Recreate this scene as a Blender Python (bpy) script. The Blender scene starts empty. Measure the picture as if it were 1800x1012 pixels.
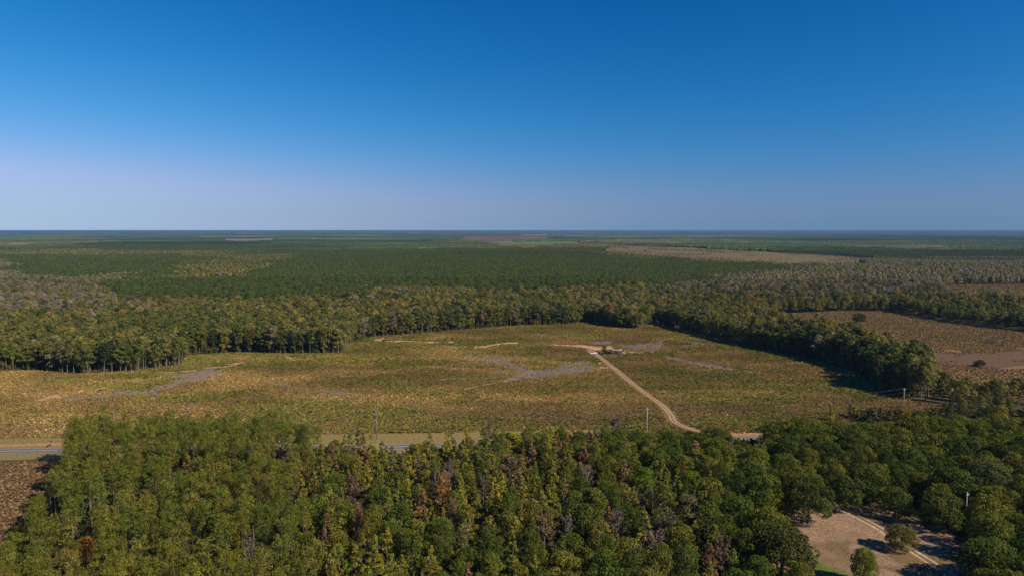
import bpy, math, random
import numpy as np
from mathutils import Vector, Matrix

R = math.radians
SC = bpy.context.scene
COL = SC.collection
rng = np.random.default_rng(7)
random.seed(7)

# ------------------------------------------------------------------ camera
HCAM = 90.0
PITCH = R(4.80)
FPX = 1200.0
cam_d = bpy.data.cameras.new('camera')
cam = bpy.data.objects.new('camera', cam_d)
COL.objects.link(cam)
cam_d.sensor_width = 36.0
cam_d.lens = 24.0
cam_d.clip_start = 1.0
cam_d.clip_end = 300000.0
cam.location = (0, 0, HCAM)
cam.rotation_euler = (R(90) - PITCH, 0, 0)
SC.camera = cam

# ------------------------------------------------------------------ sky, sun, exposure
SUN_EL, SUN_AZ = R(37.0), R(120.0)          # azimuth clockwise from +Y
w = bpy.data.worlds.new('World')
SC.world = w
w.use_nodes = True
nt = w.node_tree
bg = nt.nodes['Background']
sky = nt.nodes.new('ShaderNodeTexSky')
sky.sky_type = 'NISHITA'
sky.sun_disc = False
sky.sun_elevation = SUN_EL
sky.sun_rotation = SUN_AZ
sky.altitude = 2000.0
sky.air_density = 1.0
sky.dust_density = 0.0
sky.ozone_density = 10.0
sep = nt.nodes.new('ShaderNodeSeparateColor'); com = nt.nodes.new('ShaderNodeCombineColor')
nt.links.new(sky.outputs['Color'], sep.inputs[0])

def wmath(op, a, b=None, c=None):
    n = nt.nodes.new('ShaderNodeMath'); n.operation = op
    for i, q in enumerate((a, b, c)):
        if q is None: continue
        if isinstance(q, (int, float)): n.inputs[i].default_value = q
        else: nt.links.new(q, n.inputs[i])
    return n.outputs[0]

# the sky just below the level line looks like the sky at it
tc = nt.nodes.new('ShaderNodeTexCoord'); vm = nt.nodes.new('ShaderNodeVectorMath'); vm.operation = 'MAXIMUM'
vm.inputs[1].default_value = (-2, -2, .008)
nt.links.new(tc.outputs['Generated'], vm.inputs[0]); nt.links.new(vm.outputs[0], sky.inputs['Vector'])
# colour response of the camera: each channel a product of powers of the sky texture's channels (deep, saturated autumn blue)
sky_out = []
for gain, ex in ((math.exp(-5.861), (-3.337, 7.947, -1.219)), (math.exp(-1.42), (1.925, -3.368, 3.223)), (math.exp(-.072), (2.48, -4.971, 3.82))):
    v = None
    for k in range(3):
        pw = wmath('POWER', sep.outputs[k], ex[k])
        v = pw if v is None else wmath('MULTIPLY', v, pw)
    sky_out.append(wmath('MINIMUM', wmath('MULTIPLY', v, gain), 14.0))
sky_out[0] = wmath('SMOOTH_MIN', sky_out[0], wmath('MULTIPLY', sky_out[1], .73), 1.6)
for k in range(3): nt.links.new(sky_out[k], com.inputs[k])
nt.links.new(com.outputs[0], bg.inputs['Color'])
bg.inputs['Strength'].default_value = 0.053
sd = bpy.data.lights.new('sun', 'SUN')
sd.energy = 4.9
sd.angle = R(0.5)
sd.color = (1.0, 0.87, 0.68)
sun = bpy.data.objects.new('sun', sd)
COL.objects.link(sun)
sv = Vector((math.cos(SUN_EL) * math.sin(SUN_AZ), math.cos(SUN_EL) * math.cos(SUN_AZ), math.sin(SUN_EL)))
sun.rotation_euler = sv.to_track_quat('Z', 'Y').to_euler()
sun.location = (0, 0, 300)
SC.view_settings.view_transform = 'Standard'
SC.view_settings.look = 'None'
SC.view_settings.exposure = 0.4
SC.view_settings.gamma = 1.0
SC.render.engine = 'CYCLES'
SC.cycles.max_bounces = 5
SC.cycles.diffuse_bounces = 2
SC.cycles.transmission_bounces = 2
SC.cycles.volume_bounces = 0
SC.cycles.use_denoising = True

# ------------------------------------------------------------------ noise and terrain height
def _hash(ix, iy, seed):
    n = (ix.astype(np.int64) * 374761393 + iy.astype(np.int64) * 668265263 + seed * 974634777) & 0x7fffffff
    n = ((n ^ (n >> 13)) * 1274126177) & 0x7fffffff
    return ((n ^ (n >> 16)) & 0xffff) / 65535.0

def vnoise(x, y, seed=0):
    x = np.asarray(x, float); y = np.asarray(y, float)
    ix = np.floor(x); iy = np.floor(y)
    fx = x - ix; fy = y - iy
    fx = fx * fx * (3 - 2 * fx); fy = fy * fy * (3 - 2 * fy)
    a = _hash(ix, iy, seed); b = _hash(ix + 1, iy, seed)
    c = _hash(ix, iy + 1, seed); d = _hash(ix + 1, iy + 1, seed)
    return (a + (b - a) * fx) * (1 - fy) + (c + (d - c) * fx) * fy

def fbm(x, y, seed=0, octv=4):
    s = 0; a = 0.5; t = 0
    for k in range(octv):
        s = s + a * vnoise(np.asarray(x) * 2 ** k, np.asarray(y) * 2 ** k, seed + k * 17)
        t += a; a *= 0.5
    return s / t

def sstep(a, b, x):
    t = np.clip((x - a) / (b - a), 0, 1)
    return t * t * (3 - 2 * t)

def hgt(x, y):
    x = np.asarray(x, float); y = np.asarray(y, float)
    d = np.hypot(x, y)
    h = 1.7 * (np.sin(x / 62 + 0.4 + y / 170) * 0.6 + np.sin(y / 55 + x / 120 + 2.1) * 0.5) * sstep(300, 420, d)
    h = h + 7.0 * (np.sin(x / 410 + 1.3 + 0.5 * np.sin(y / 620)) * 0.6 + np.sin(y / 380 - x / 700 + .6) * 0.5) * sstep(750, 2200, d)
    h = h + 13.0 * (np.sin(x / 2300 + 0.7 + y / 5200) * 0.5 + np.sin(y / 1700 + x / 3900 + 1.0) * 0.6) * sstep(2600, 8000, d)
    h = h + 16.0 * (np.sin(x / 5200 + y / 9000) * 0.6 + np.sin(y / 4300 + np.sin(x / 6100))) * sstep(9000, 22000, d)
    return h - 8.0 * sstep(3000, 15000, d)

CP, SP = math.cos(PITCH), math.sin(PITCH)

def proj(x, y, z):
    """where a place shows in the 1800 x 1012 photograph; used only to plan what grows where"""
    x = np.asarray(x, float); y = np.asarray(y, float); z = np.asarray(z, float) - HCAM
    zc = y * CP - z * SP
    yc = y * SP + z * CP
    return 900 + FPX * x / zc, 506 - FPX * yc / zc

def ground(px, py, lift=0.0):
    """the place on the ground (or lift metres above it) seen at a photograph position"""
    dx = (px - 900) / FPX; dy = (506 - py) / FPX
    d = np.array([dx, CP + dy * SP, -SP + dy * CP])
    d /= np.linalg.norm(d)
    t = np.geomspace(60, 60000, 1500)
    g = HCAM + d[2] * t - hgt(d[0] * t, d[1] * t) - lift
    k = np.argmax(g < 0)
    if g[k] >= 0:
        k = len(t) - 1
    a, b = t[max(k - 1, 0)], t[k]
    for _ in range(40):
        m = 0.5 * (a + b)
        if HCAM + d[2] * m - hgt(d[0] * m, d[1] * m) - lift < 0: b = m
        else: a = m
    return np.array([d[0] * b, d[1] * b])

def gpoly(pts, lift=0.0):
    return np.array([ground(px, py, lift) for px, py in pts])

def inpoly(x, y, poly):
    x = np.asarray(x, float); y = np.asarray(y, float)
    r = np.zeros(x.shape, bool)
    n = len(poly)
    for i in range(n):
        x0, y0 = poly[i]; x1, y1 = poly[(i + 1) % n]
        c = ((y0 > y) != (y1 > y)) & (x < (x1 - x0) * (y - y0) / (y1 - y0 + 1e-12) + x0)
        r ^= c
    return r

def seg_dist(x, y, pts):
    """distance to a polyline; points may carry a width as a third number: returns distance / width then"""
    best = np.full(np.shape(x), 1e9)
    for i in range(len(pts) - 1):
        a = pts[i]; b = pts[i + 1]
        vx, vy = b[0] - a[0], b[1] - a[1]
        L = vx * vx + vy * vy + 1e-9
        t = np.clip(((x - a[0]) * vx + (y - a[1]) * vy) / L, 0, 1)
        d = np.hypot(x - a[0] - t * vx, y - a[1] - t * vy)
        if len(a) > 2:
            d = d / (a[2] + (b[2] - a[2]) * t)
        best = np.minimum(best, d)
    return best

# ------------------------------------------------------------------ materials
def mat(name):
    m = bpy.data.materials.new(name)
    m.use_nodes = True
    m.node_tree.nodes.clear()
    return m, m.node_tree

def N(t, typ, **kw):
    n = t.nodes.new(typ)
    for k, v in kw.items():
        setattr(n, k, v)
    return n

def noise(t, vec, scale, detail=4, rough=0.55):
    n = N(t, 'ShaderNodeTexNoise')
    n.inputs['Scale'].default_value = scale
    n.inputs['Detail'].default_value = detail
    n.inputs['Roughness'].default_value = rough
    t.links.new(vec, n.inputs['Vector'])
    return n.outputs['Fac']

def ramp(t, fac, stops):
    r = N(t, 'ShaderNodeValToRGB')
    e = r.color_ramp.elements
    while len(e) < len(stops):
        e.new(0.5)
    for i, (p, c) in enumerate(stops):
        e[i].position = p
        e[i].color = (c[0], c[1], c[2], 1)
    t.links.new(fac, r.inputs['Fac'])
    return r.outputs['Color']

def mix(t, fac, a, b, mode='MIX'):
    m = N(t, 'ShaderNodeMix', data_type='RGBA', blend_type=mode)
    for sock, v in ((m.inputs[0], fac), (m.inputs[6], a), (m.inputs[7], b)):
        if hasattr(v, 'is_linked') or hasattr(v, 'links'):
            t.links.new(v, sock)
        elif isinstance(v, (tuple, list)):
            sock.default_value = (*v[:3], 1)
        else:
            sock.default_value = v
    return m.outputs[2]

def attr(t, name, kind='GEOMETRY', out='Fac'):
    a = N(t, 'ShaderNodeAttribute', attribute_type=kind, attribute_name=name)
    return a.outputs[out]

def stretch(t, sx, sy, sz=1):
    g = N(t, 'ShaderNodeNewGeometry')
    m = N(t, 'ShaderNodeMapping')
    m.inputs['Scale'].default_value = (sx, sy, sz)
    t.links.new(g.outputs['Position'], m.inputs['Vector'])
    return m.outputs['Vector']

def finish(t, color, rough=0.95, bump=None, bump_d=0.3, spec=0.15):
    b = N(t, 'ShaderNodeBsdfPrincipled')
    if isinstance(color, tuple): b.inputs['Base Color'].default_value = (*color, 1)
    else: t.links.new(color, b.inputs['Base Color'])
    b.inputs['Roughness'].default_value = rough
    b.inputs['Specular IOR Level'].default_value = spec
    if bump is not None:
        bn = N(t, 'ShaderNodeBump')
        bn.inputs['Strength'].default_value = 1.0
        bn.inputs['Distance'].default_value = bump_d
        t.links.new(bump, bn.inputs['Height'])
        t.links.new(bn.outputs['Normal'], b.inputs['Normal'])
    o = N(t, 'ShaderNodeOutputMaterial')
    t.links.new(b.outputs['BSDF'], o.inputs['Surface'])

def leaf_material(name, trans=0.32, gain=1.25):
    m, t = mat(name)
    tint = attr(t, 'tint', 'INSTANCER', 'Color')
    shade = attr(t, 'shade')
    tint = mix(t, 1.0, tint, (gain, gain, gain), 'MULTIPLY')
    s = N(t, 'ShaderNodeCombineColor')
    for k in range(3): t.links.new(shade, s.inputs[k])
    c = mix(t, 1.0, tint, s.outputs[0], 'MULTIPLY')
    hv = N(t, 'ShaderNodeHueSaturation')
    n = noise(t, stretch(t, .35, .35, .35), 1.0, 2)
    mr = N(t, 'ShaderNodeMapRange')
    mr.inputs[1].default_value = .3; mr.inputs[2].default_value = .7
    mr.inputs[3].default_value = .485; mr.inputs[4].default_value = .515
    t.links.new(n, mr.inputs[0]); t.links.new(mr.outputs[0], hv.inputs['Hue'])
    t.links.new(c, hv.inputs['Color'])
    d = N(t, 'ShaderNodeBsdfDiffuse'); tr = N(t, 'ShaderNodeBsdfTranslucent')
    t.links.new(hv.outputs[0], d.inputs['Color']); t.links.new(hv.outputs[0], tr.inputs['Color'])
    mx = N(t, 'ShaderNodeMixShader'); mx.inputs[0].default_value = trans
    t.links.new(d.outputs[0], mx.inputs[1]); t.links.new(tr.outputs[0], mx.inputs[2])
    o = N(t, 'ShaderNodeOutputMaterial')
    t.links.new(mx.outputs[0], o.inputs['Surface'])
    return m

M_LEAF = leaf_material('leaf')
M_GRASS = leaf_material('dry_grass', 0.2, 1.0)

def bark_material(name, a, b):
    m, t = mat(name)
    c = ramp(t, noise(t, stretch(t, 4, 4, .7), 1.0, 4), [(0.3, a), (0.7, b)])
    finish(t, c)
    return m

M_BARK = bark_material('bark', (0.09, 0.07, 0.055), (0.22, 0.18, 0.15))
M_PALEBARK = bark_material('pale_bark', (0.085, 0.068, 0.052), (0.22, 0.19, 0.155))

def flat_material(name, col, rough=0.6, spec=0.3):
    m, t = mat(name)
    n = noise(t, stretch(t, 3, 3, 3), 1.0, 4)
    c = ramp(t, n, [(0.3, tuple(v * .8 for v in col)), (0.7, tuple(min(1, v * 1.15) for v in col))])
    finish(t, c, rough, spec=spec)
    return m

# ground of woods near, mottled far
m, t = mat('woodland_floor'); M_FLOOR = m
v = stretch(t, 1, 1, 0)
near = ramp(t, noise(t, v, .12, 6), [(0.3, (0.05, 0.045, 0.025)), (0.5, (0.08, 0.065, 0.035)), (0.7, (0.06, 0.065, 0.025))])
far = ramp(t, noise(t, stretch(t, .0006, .0011, 0), 1.0, 7, .6), [(0.3, (0.030, 0.045, 0.022)), (0.5, (0.022, 0.035, 0.02)), (0.62, (0.05, 0.06, 0.03)), (0.72, (0.12, 0.09, 0.05))])
c = mix(t, attr(t, 'far'), near, far)
finish(t, c)

def grass_field(name, cols, streak=(.02, .09), bump_s=.8, masks=True, rows=None):
    m, t = mat(name)
    n1 = noise(t, stretch(t, streak[0], streak[1], 0), 1.0, 6, .6)
    n2 = noise(t, stretch(t, .25, .5, 0), 1.0, 5, .65)
    n3 = noise(t, stretch(t, .9, 1.6, 0), 1.0, 3, .7)
    c = ramp(t, n1, [(0.32, cols[0]), (0.5, cols[1]), (0.68, cols[2])])
    c2 = ramp(t, n2, [(0.3, cols[3]), (0.7, cols[4])])
    c = mix(t, .5, c, c2)
    dk = ramp(t, n3, [(0.35, (.5, .5, .5)), (.65, (1.35, 1.3, 1.25))])
    c = mix(t, 1.0, c, dk, 'MULTIPLY')
    if masks:
        gv = ramp(t, n2, [(0.3, (.15, .112, .092)), (.5, (.25, .198, .17)), (.7, (.35, .285, .245))])
        c = mix(t, attr(t, 'slash'), c, gv)
        sv_ = ramp(t, n2, [(0.3, (.34, .17, .085)), (.7, (.62, .40, .24))])
        c = mix(t, attr(t, 'sand'), c, sv_)
    finish(t, c, bump=n3, bump_d=bump_s)
    return m

M_FIELD = grass_field('clearcut_ground', [(.20, .14, .055), (.235, .16, .06), (.17, .145, .045), (.16, .115, .05), (.26, .19, .08)])
M_HEATH = grass_field('heath_ground', [(.16, .09, .05), (.20, .12, .065), (.15, .105, .05), (.11, .07, .045), (.26, .17, .10)], masks=False)
M_TAN = grass_field('tan_grass', [(.20, .125, .055), (.25, .155, .065), (.17, .12, .055), (.15, .10, .05), (.28, .18, .085)], streak=(.006, .05), masks=False)
M_FARTAN = grass_field('far_tan_grass', [(.14, .108, .042), (.18, .132, .05), (.11, .102, .038), (.10, .085, .034), (.175, .138, .058)], streak=(.004, .012), masks=False)
M_SOIL = grass_field('ploughed_soil', [(.13, .08, .047), (.16, .094, .055), (.115, .075, .045), (.11, .068, .042), (.175, .11, .065)], streak=(.01, .25), masks=False)
M_REDBARE = grass_field('cut_over_ground', [(.20, .12, .08), (.24, .14, .09), (.18, .12, .08), (.16, .10, .07), (.26, .17, .11)], streak=(.003, .006), masks=False)
M_GREENFIELD = grass_field('green_pasture', [(.09, .15, .03), (.105, .165, .035), (.10, .14, .035), (.08, .13, .03), (.12, .17, .04)], streak=(.003, .006), masks=False)
M_PALEFIELD = grass_field('pale_field', [(.20, .155, .12), (.24, .185, .145), (.17, .14, .105), (.16, .13, .095), (.26, .205, .165)], streak=(.003, .006), masks=False)
M_VERGE = grass_field('mown_verge', [(.21, .165, .055), (.24, .18, .065), (.19, .16, .05), (.18, .145, .05), (.26, .20, .075)], streak=(.03, .3), bump_s=.1, masks=False)
M_REDDIRT = grass_field('red_dirt', [(.34, .175, .08), (.39, .215, .11), (.31, .16, .07), (.29, .15, .065), (.46, .28, .155)], streak=(.02, .6), bump_s=.1, masks=False)
M_TRACK = grass_field('track_dirt', [(.235, .145, .072), (.275, .165, .085), (.21, .135, .062), (.19, .12, .058), (.31, .19, .105)], streak=(.05, .05), bump_s=.1, masks=False)
M_RUT = grass_field('packed_sand', [(.42, .255, .15), (.46, .285, .17), (.38, .23, .135), (.35, .21, .125), (.50, .325, .20)], streak=(.05, .05), bump_s=.05, masks=False)
M_YARDRUT = grass_field('pale_sand', [(.42, .31, .23), (.46, .34, .25), (.38, .28, .20), (.36, .26, .19), (.50, .38, .28)], streak=(.1, .1), bump_s=.04, masks=False)

m, t = mat('sandy_yard'); M_YARD = m
n1 = noise(t, stretch(t, .035, .06, 0), 1.0, 5, .6)
n2 = noise(t, stretch(t, .7, 1.3, 0), 1.0, 5, .7)
n3 = noise(t, stretch(t, 2.2, 3.0, 0), 1.0, 3, .7)
bare = ramp(t, n2, [(0.3, (.165, .105, .062)), (.5, (.27, .172, .107)), (.68, (.40, .275, .18))])
grs = ramp(t, n2, [(0.3, (.13, .09, .042)), (.7, (.20, .14, .07))])
k = N(t, 'ShaderNodeMath', operation='ADD')
t.links.new(n1, k.inputs[0]); t.links.new(attr(t, 'grassy'), k.inputs[1])
k2 = N(t, 'ShaderNodeMath', operation='MULTIPLY_ADD'); k2.inputs[1].default_value = .35; k2.inputs[2].default_value = -.18
t.links.new(n2, k2.inputs[0])
k3 = N(t, 'ShaderNodeMath', operation='ADD'); t.links.new(k.outputs[0], k3.inputs[0]); t.links.new(k2.outputs[0], k3.inputs[1])
f = ramp(t, k3.outputs[0], [(.48, (0, 0, 0)), (.60, (1, 1, 1))])
c = mix(t, f, bare, grs)
c = mix(t, attr(t, 'green'), c, ramp(t, n2, [(.3, (.06, .10, .015)), (.7, (.12, .17, .03))]))
finish(t, c, bump=n3, bump_d=.12)

m, t = mat('asphalt'); M_ASPHALT = m
ac = attr(t, 'across')
base = ramp(t, noise(t, stretch(t, .3, 1.2, 0), 1.0, 5), [(.3, (.135, .118, .108)), (.7, (.19, .168, .155))])
wear = ramp(t, ac, [(.0, (1.35, 1.3, 1.25)), (.12, (1, 1, 1)), (.25, (.8, .8, .82)), (.42, (1.1, 1.08, 1.05)), (.5, (1.3, 1.25, 1.15)), (.58, (1.1, 1.08, 1.05)), (.75, (.8, .8, .82)), (.9, (1, 1, 1)), (1, (1.4, 1.35, 1.3))])
c = mix(t, 1.0, base, wear, 'MULTIPLY')
finish(t, c, .8)
M_WHITE = flat_material('white_road_paint', (.52, .49, .44), .7)
M_YELLOW = flat_material('yellow_road_paint', (.55, .42, .10), .7)
M_WOODPOLE = flat_material('weathered_pole_wood', (.42, .40, .39), .9, .1)
M_DARKPOLE = flat_material('dark_pole_wood', (.20, .18, .20), .9, .1)
M_METAL = flat_material('grey_metal', (.45, .46, .48), .45, .5)
M_WIRE = flat_material('wire', (.10, .095, .09), .5, .4)
M_SIGN = flat_material('sign_back', (.035, .03, .03), .6)
M_VAN = flat_material('white_car_paint', (.60, .60, .60), .3, .5)
M_GLASS = flat_material('dark_glass', (.02, .025, .03), .1, .6)
M_TYRE = flat_material('tyre_rubber', (.02, .02, .02), .8)
M_LOG = flat_material('log_wood', (.30, .22, .175), .9)
M_DARKLOG = flat_material('charred_wood', (.05, .042, .045), .9)
M_STICK = flat_material('grey_sticks', (.24, .195, .168), .95, .1)

# ------------------------------------------------------------------ mesh helpers
def mesh_np(name, verts, faces_list, mats, fmat=None, attrs=None, smooth=False):
    """faces_list: list of int arrays, each (n, 3) or (n, 4)"""
    me = bpy.data.meshes.new(name)
    verts = np.asarray(verts, np.float32)
    me.vertices.add(len(verts))
    me.vertices.foreach_set('co', verts.ravel())
    loops = np.concatenate([np.asarray(f, np.int32).ravel() for f in faces_list])
    tot = np.concatenate([np.full(len(f), np.shape(f)[1], np.int32) for f in faces_list])
    start = np.concatenate([[0], np.cumsum(tot)[:-1]]).astype(np.int32)
    me.loops.add(len(loops)); me.loops.foreach_set('vertex_index', loops)
    me.polygons.add(len(tot)); me.polygons.foreach_set('loop_start', start); me.polygons.foreach_set('loop_total', tot)
    if fmat is not None:
        me.polygons.foreach_set('material_index', np.asarray(fmat, np.int32))
    me.polygons.foreach_set('use_smooth', np.full(len(tot), smooth))
    for mm in mats: me.materials.append(mm)
    for nm, (dom, val) in (attrs or {}).items():
        a = me.attributes.new(nm, 'FLOAT', dom)
        a.data.foreach_set('value', np.asarray(val, np.float32))
    me.update(calc_edges=True)
    return me

def link(name, me, parent=None):
    o = bpy.data.objects.new(name, me)
    COL.objects.link(o)
    if parent is not None: o.parent = parent
    return o

def tag(o, label, cat, group=None, kind=None):
    o['label'] = label
    o['category'] = cat
    if group: o['group'] = group
    if kind: o['kind'] = kind
    return o

def grid_sheet(name, poly, sx, sy, zoff, material, label, attr_fn=None, holes=(), cat='ground'):
    x0, y0 = poly.min(0) - sx; x1, y1 = poly.max(0) + sy
    xs = np.arange(x0, x1 + sx, sx); ys = np.arange(y0, y1 + sy, sy)
    X, Y = np.meshgrid(xs, ys)
    cx = X[:-1, :-1] + sx / 2; cy = Y[:-1, :-1] + sy / 2
    wob = (vnoise(cx / (4 * sx), cy / (4 * sy), 5) - .5)
    keep = inpoly(cx + wob * 2 * sx, cy + wob * 2 * sy, poly)
    for hpoly in holes:
        keep &= ~inpoly(cx, cy, hpoly)
    nx = len(xs)
    ii, jj = np.nonzero(keep)
    a = ii * nx + jj
    F = np.stack([a, a + 1, a + 1 + nx, a + nx], 1)
    used, inv = np.unique(F, return_inverse=True)
    F = inv.reshape(F.shape)
    vx = X.ravel()[used]; vy = Y.ravel()[used]
    V = np.stack([vx, vy, hgt(vx, vy) + zoff], 1)
    at = attr_fn(vx, vy) if attr_fn else None
    me = mesh_np(name, V, [F], [material], attrs=at, smooth=True)
    return tag(link(name, me), label, cat, kind='structure')

def smooth_line(pts, step):
    pts = np.asarray(pts, float)
    P = np.vstack([2 * pts[0] - pts[1], pts, 2 * pts[-1] - pts[-2]])
    out = []
    for i in range(1, len(P) - 2):
        n = max(2, int(np.linalg.norm(P[i + 1] - P[i]) / step))
        for k in range(n):
            u = k / n
            out.append(0.5 * (2 * P[i] + (P[i + 1] - P[i - 1]) * u + (2 * P[i - 1] - 5 * P[i] + 4 * P[i + 1] - P[i + 2]) * u * u + (3 * P[i] - P[i - 1] - 3 * P[i + 1] + P[i + 2]) * u ** 3))
    out.append(pts[-1])
    return np.array(out)

def ribbon_geo(line, offs, zoff, crown=0.0, wob=0.0, seed=0):
    d = np.gradient(line, axis=0)
    d /= np.linalg.norm(d, axis=1)[:, None] + 1e-9
    nrm = np.stack([-d[:, 1], d[:, 0]], 1)
    V = []
    s = np.concatenate([[0], np.cumsum(np.linalg.norm(np.diff(line, axis=0), axis=1))])
    for o in offs:
        oo = o + wob * (vnoise(s / 6.0, np.full_like(s, o * 3.1 + seed), 3) - .5) * 2
        p = line + nrm * oo[:, None] if wob else line + nrm * o
        V.append(np.stack([p[:, 0], p[:, 1], hgt(p[:, 0], p[:, 1]) + zoff + crown * (1 - (o / max(abs(offs[0]), abs(offs[-1]))) ** 2)], 1))
    V = np.stack(V, 1)
    n, k = V.shape[:2]
    idx = np.arange(n * k).reshape(n, k)
    F = np.stack([idx[:-1, :-1], idx[:-1, 1:], idx[1:, 1:], idx[1:, :-1]], -1).reshape(-1, 4)[:, ::-1]
    return V.reshape(-1, 3), F, n, k

def ribbon(name, line, offs, zoff, material, label, cat, crown=0.0, wob=0.0, seed=0):
    V, F, n, k = ribbon_geo(line, offs, zoff, crown, wob, seed)
    ac = np.tile(np.linspace(0, 1, k), n)
    me = mesh_np(name, V, [F], [material], attrs={'across': ('POINT', ac)}, smooth=True)
    return tag(link(name, me), label, cat, kind='structure')

class MB:
    """collects tubes, boxes and leaf cards into one mesh"""
    def __init__(s):
        s.v = []; s.f3 = []; s.f4 = []; s.n = 0
    def add(s, v, f4=None, f3=None):
        v = np.asarray(v, float)
        if f4 is not None and len(f4): s.f4.append(np.asarray(f4) + s.n)
        if f3 is not None and len(f3): s.f3.append(np.asarray(f3) + s.n)
        s.v.append(v); s.n += len(v)
    def tube(s, pts, rad, n=6, cap=True):
        pts = np.asarray(pts, float); k = len(pts)
        rad = np.broadcast_to(rad, (k,))
        d = np.gradient(pts, axis=0); d /= np.linalg.norm(d, axis=1)[:, None] + 1e-9
        up = np.array([0, 0, 1.0]) if abs(d[0][2]) < .9 else np.array([1.0, 0, 0])
        a = np.cross(d, up); a /= np.linalg.norm(a, axis=1)[:, None] + 1e-9
        b = np.cross(d, a)
        th = np.linspace(0, 2 * np.pi, n, endpoint=False)
        V = pts[:, None] + rad[:, None, None] * (np.cos(th)[None, :, None] * a[:, None] + np.sin(th)[None, :, None] * b[:, None])
        idx = np.arange(k * n).reshape(k, n)
        nx = np.roll(idx, -1, 1)
        F = np.stack([idx[:-1], nx[:-1], nx[1:], idx[1:]], -1).reshape(-1, 4)
        V = V.reshape(-1, 3)
        f3 = []
        if cap:
            V = np.vstack([V, pts[0], pts[-1]])
            for j in range(n):
                f3.append((idx[0][j], k * n, nx[0][j])); f3.append((idx[-1][j], nx[-1][j], k * n + 1))
        s.add(V, F, f3)
    def box(s, c, size, rz=0.0, taper=1.0):
        x, y, z = np.array(size) / 2
        V = np.array([(-x, -y, -z), (x, -y, -z), (x, y, -z), (-x, y, -z), (-x * taper, -y * taper, z), (x * taper, -y * taper, z), (x * taper, y * taper, z), (-x * taper, y * taper, z)])
        ca, sa = math.cos(rz), math.sin(rz)
        V = np.stack([V[:, 0] * ca - V[:, 1] * sa, V[:, 0] * sa + V[:, 1] * ca, V[:, 2]], 1) + np.array(c)
        s.add(V, [(0, 3, 2, 1), (4, 5, 6, 7), (0, 1, 5, 4), (1, 2, 6, 5), (2, 3, 7, 6), (3, 0, 4, 7)])
    def prism(s, outline, y0, y1):
        """outline in x, z; extruded along y"""
        o = np.asarray(outline, float); n = len(o)
        V = np.vstack([np.c_[o[:, 0], np.full(n, y0), o[:, 1]], np.c_[o[:, 0], np.full(n, y1), o[:, 1]]])
        f4 = [(i, (i + 1) % n, (i + 1) % n + n, i + n) for i in range(n)]
        f3 = [(0, i + 1, i) for i in range(1, n - 1)] + [(n, n + i, n + i + 1) for i in range(1, n - 1)]
        s.add(V, f4, f3)
    def mesh(s, name, material, smooth=False):
        fl = []
        if s.f4: fl.append(np.concatenate(s.f4))
        if s.f3: fl.append(np.concatenate(s.f3))
        return mesh_np(name, np.concatenate(s.v), fl, [material], smooth=smooth)

def cards(cen, nrm, su, sv_, g):
    """small bent leaf sprays: one quad each around a centre, facing nrm"""
    n = len(cen)
    nrm = nrm / (np.linalg.norm(nrm, axis=1)[:, None] + 1e-9)
    r = g.normal(size=(n, 3))
    a = np.cross(nrm, r); a /= np.linalg.norm(a, axis=1)[:, None] + 1e-9
    b = np.cross(nrm, a)
    a = a * np.asarray(su).reshape(-1, 1) * .5; b = b * np.asarray(sv_).reshape(-1, 1) * .5
    j = g.uniform(.6, 1.25, (n, 4, 1))
    V = np.stack([cen - (a + b) * j[:, 0], cen + (a - b) * j[:, 1], cen + (a + b) * j[:, 2], cen + (b - a) * j[:, 3]], 1).reshape(-1, 3)
    F = np.arange(4 * n).reshape(n, 4)
    return V, F

def leaf_mesh(name, lobes, per, size, g, aspect=.7, inner=.72, up=.35, rand=.7, droplim=.62, material=None, shade_amp=.22, minfrac=-0.6):
    """lobes: (k, 6) centre and radii. Leaf sprays spread over the outer shell of each lobe, none deep inside another"""
    lobes = np.asarray(lobes, float)
    C = []; D = []; S = []
    for i, L in enumerate(lobes):
        c = L[:3]; r = L[3:6]
        n = max(3, int(per * (r[0] * r[1] + r[0] * r[2]) / 2))
        d = g.normal(size=(n, 3)); d /= np.linalg.norm(d, axis=1)[:, None]
        d = d[d[:, 2] > minfrac - g.uniform(0, .4, len(d))]
        q = g.uniform(inner, 1.08, (len(d), 1))
        C.append(c + d * r * q); D.append(d)
        S.append(np.full(len(d), g.uniform(1 - shade_amp, 1 + shade_amp)))
    C = np.concatenate(C); D = np.concatenate(D); S = np.concatenate(S)
    ok = np.ones(len(C), bool)
    for L in lobes:
        ok &= (((C - L[:3]) / L[3:6]) ** 2).sum(1) > droplim ** 2
    C = C[ok]; D = D[ok]; S = S[ok]
    nr = D + up * np.array([0, 0, 1]) + g.normal(size=D.shape) * rand
    sz = size * g.uniform(.65, 1.35, len(C))
    V, F = cards(C, nr, sz, sz * aspect, g)
    S = S * g.uniform(1 - shade_amp * .8, 1 + shade_amp * .8, len(C))
    return mesh_np(name, V, [F], [material or M_LEAF], attrs={'shade': ('FACE', S)})

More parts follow.
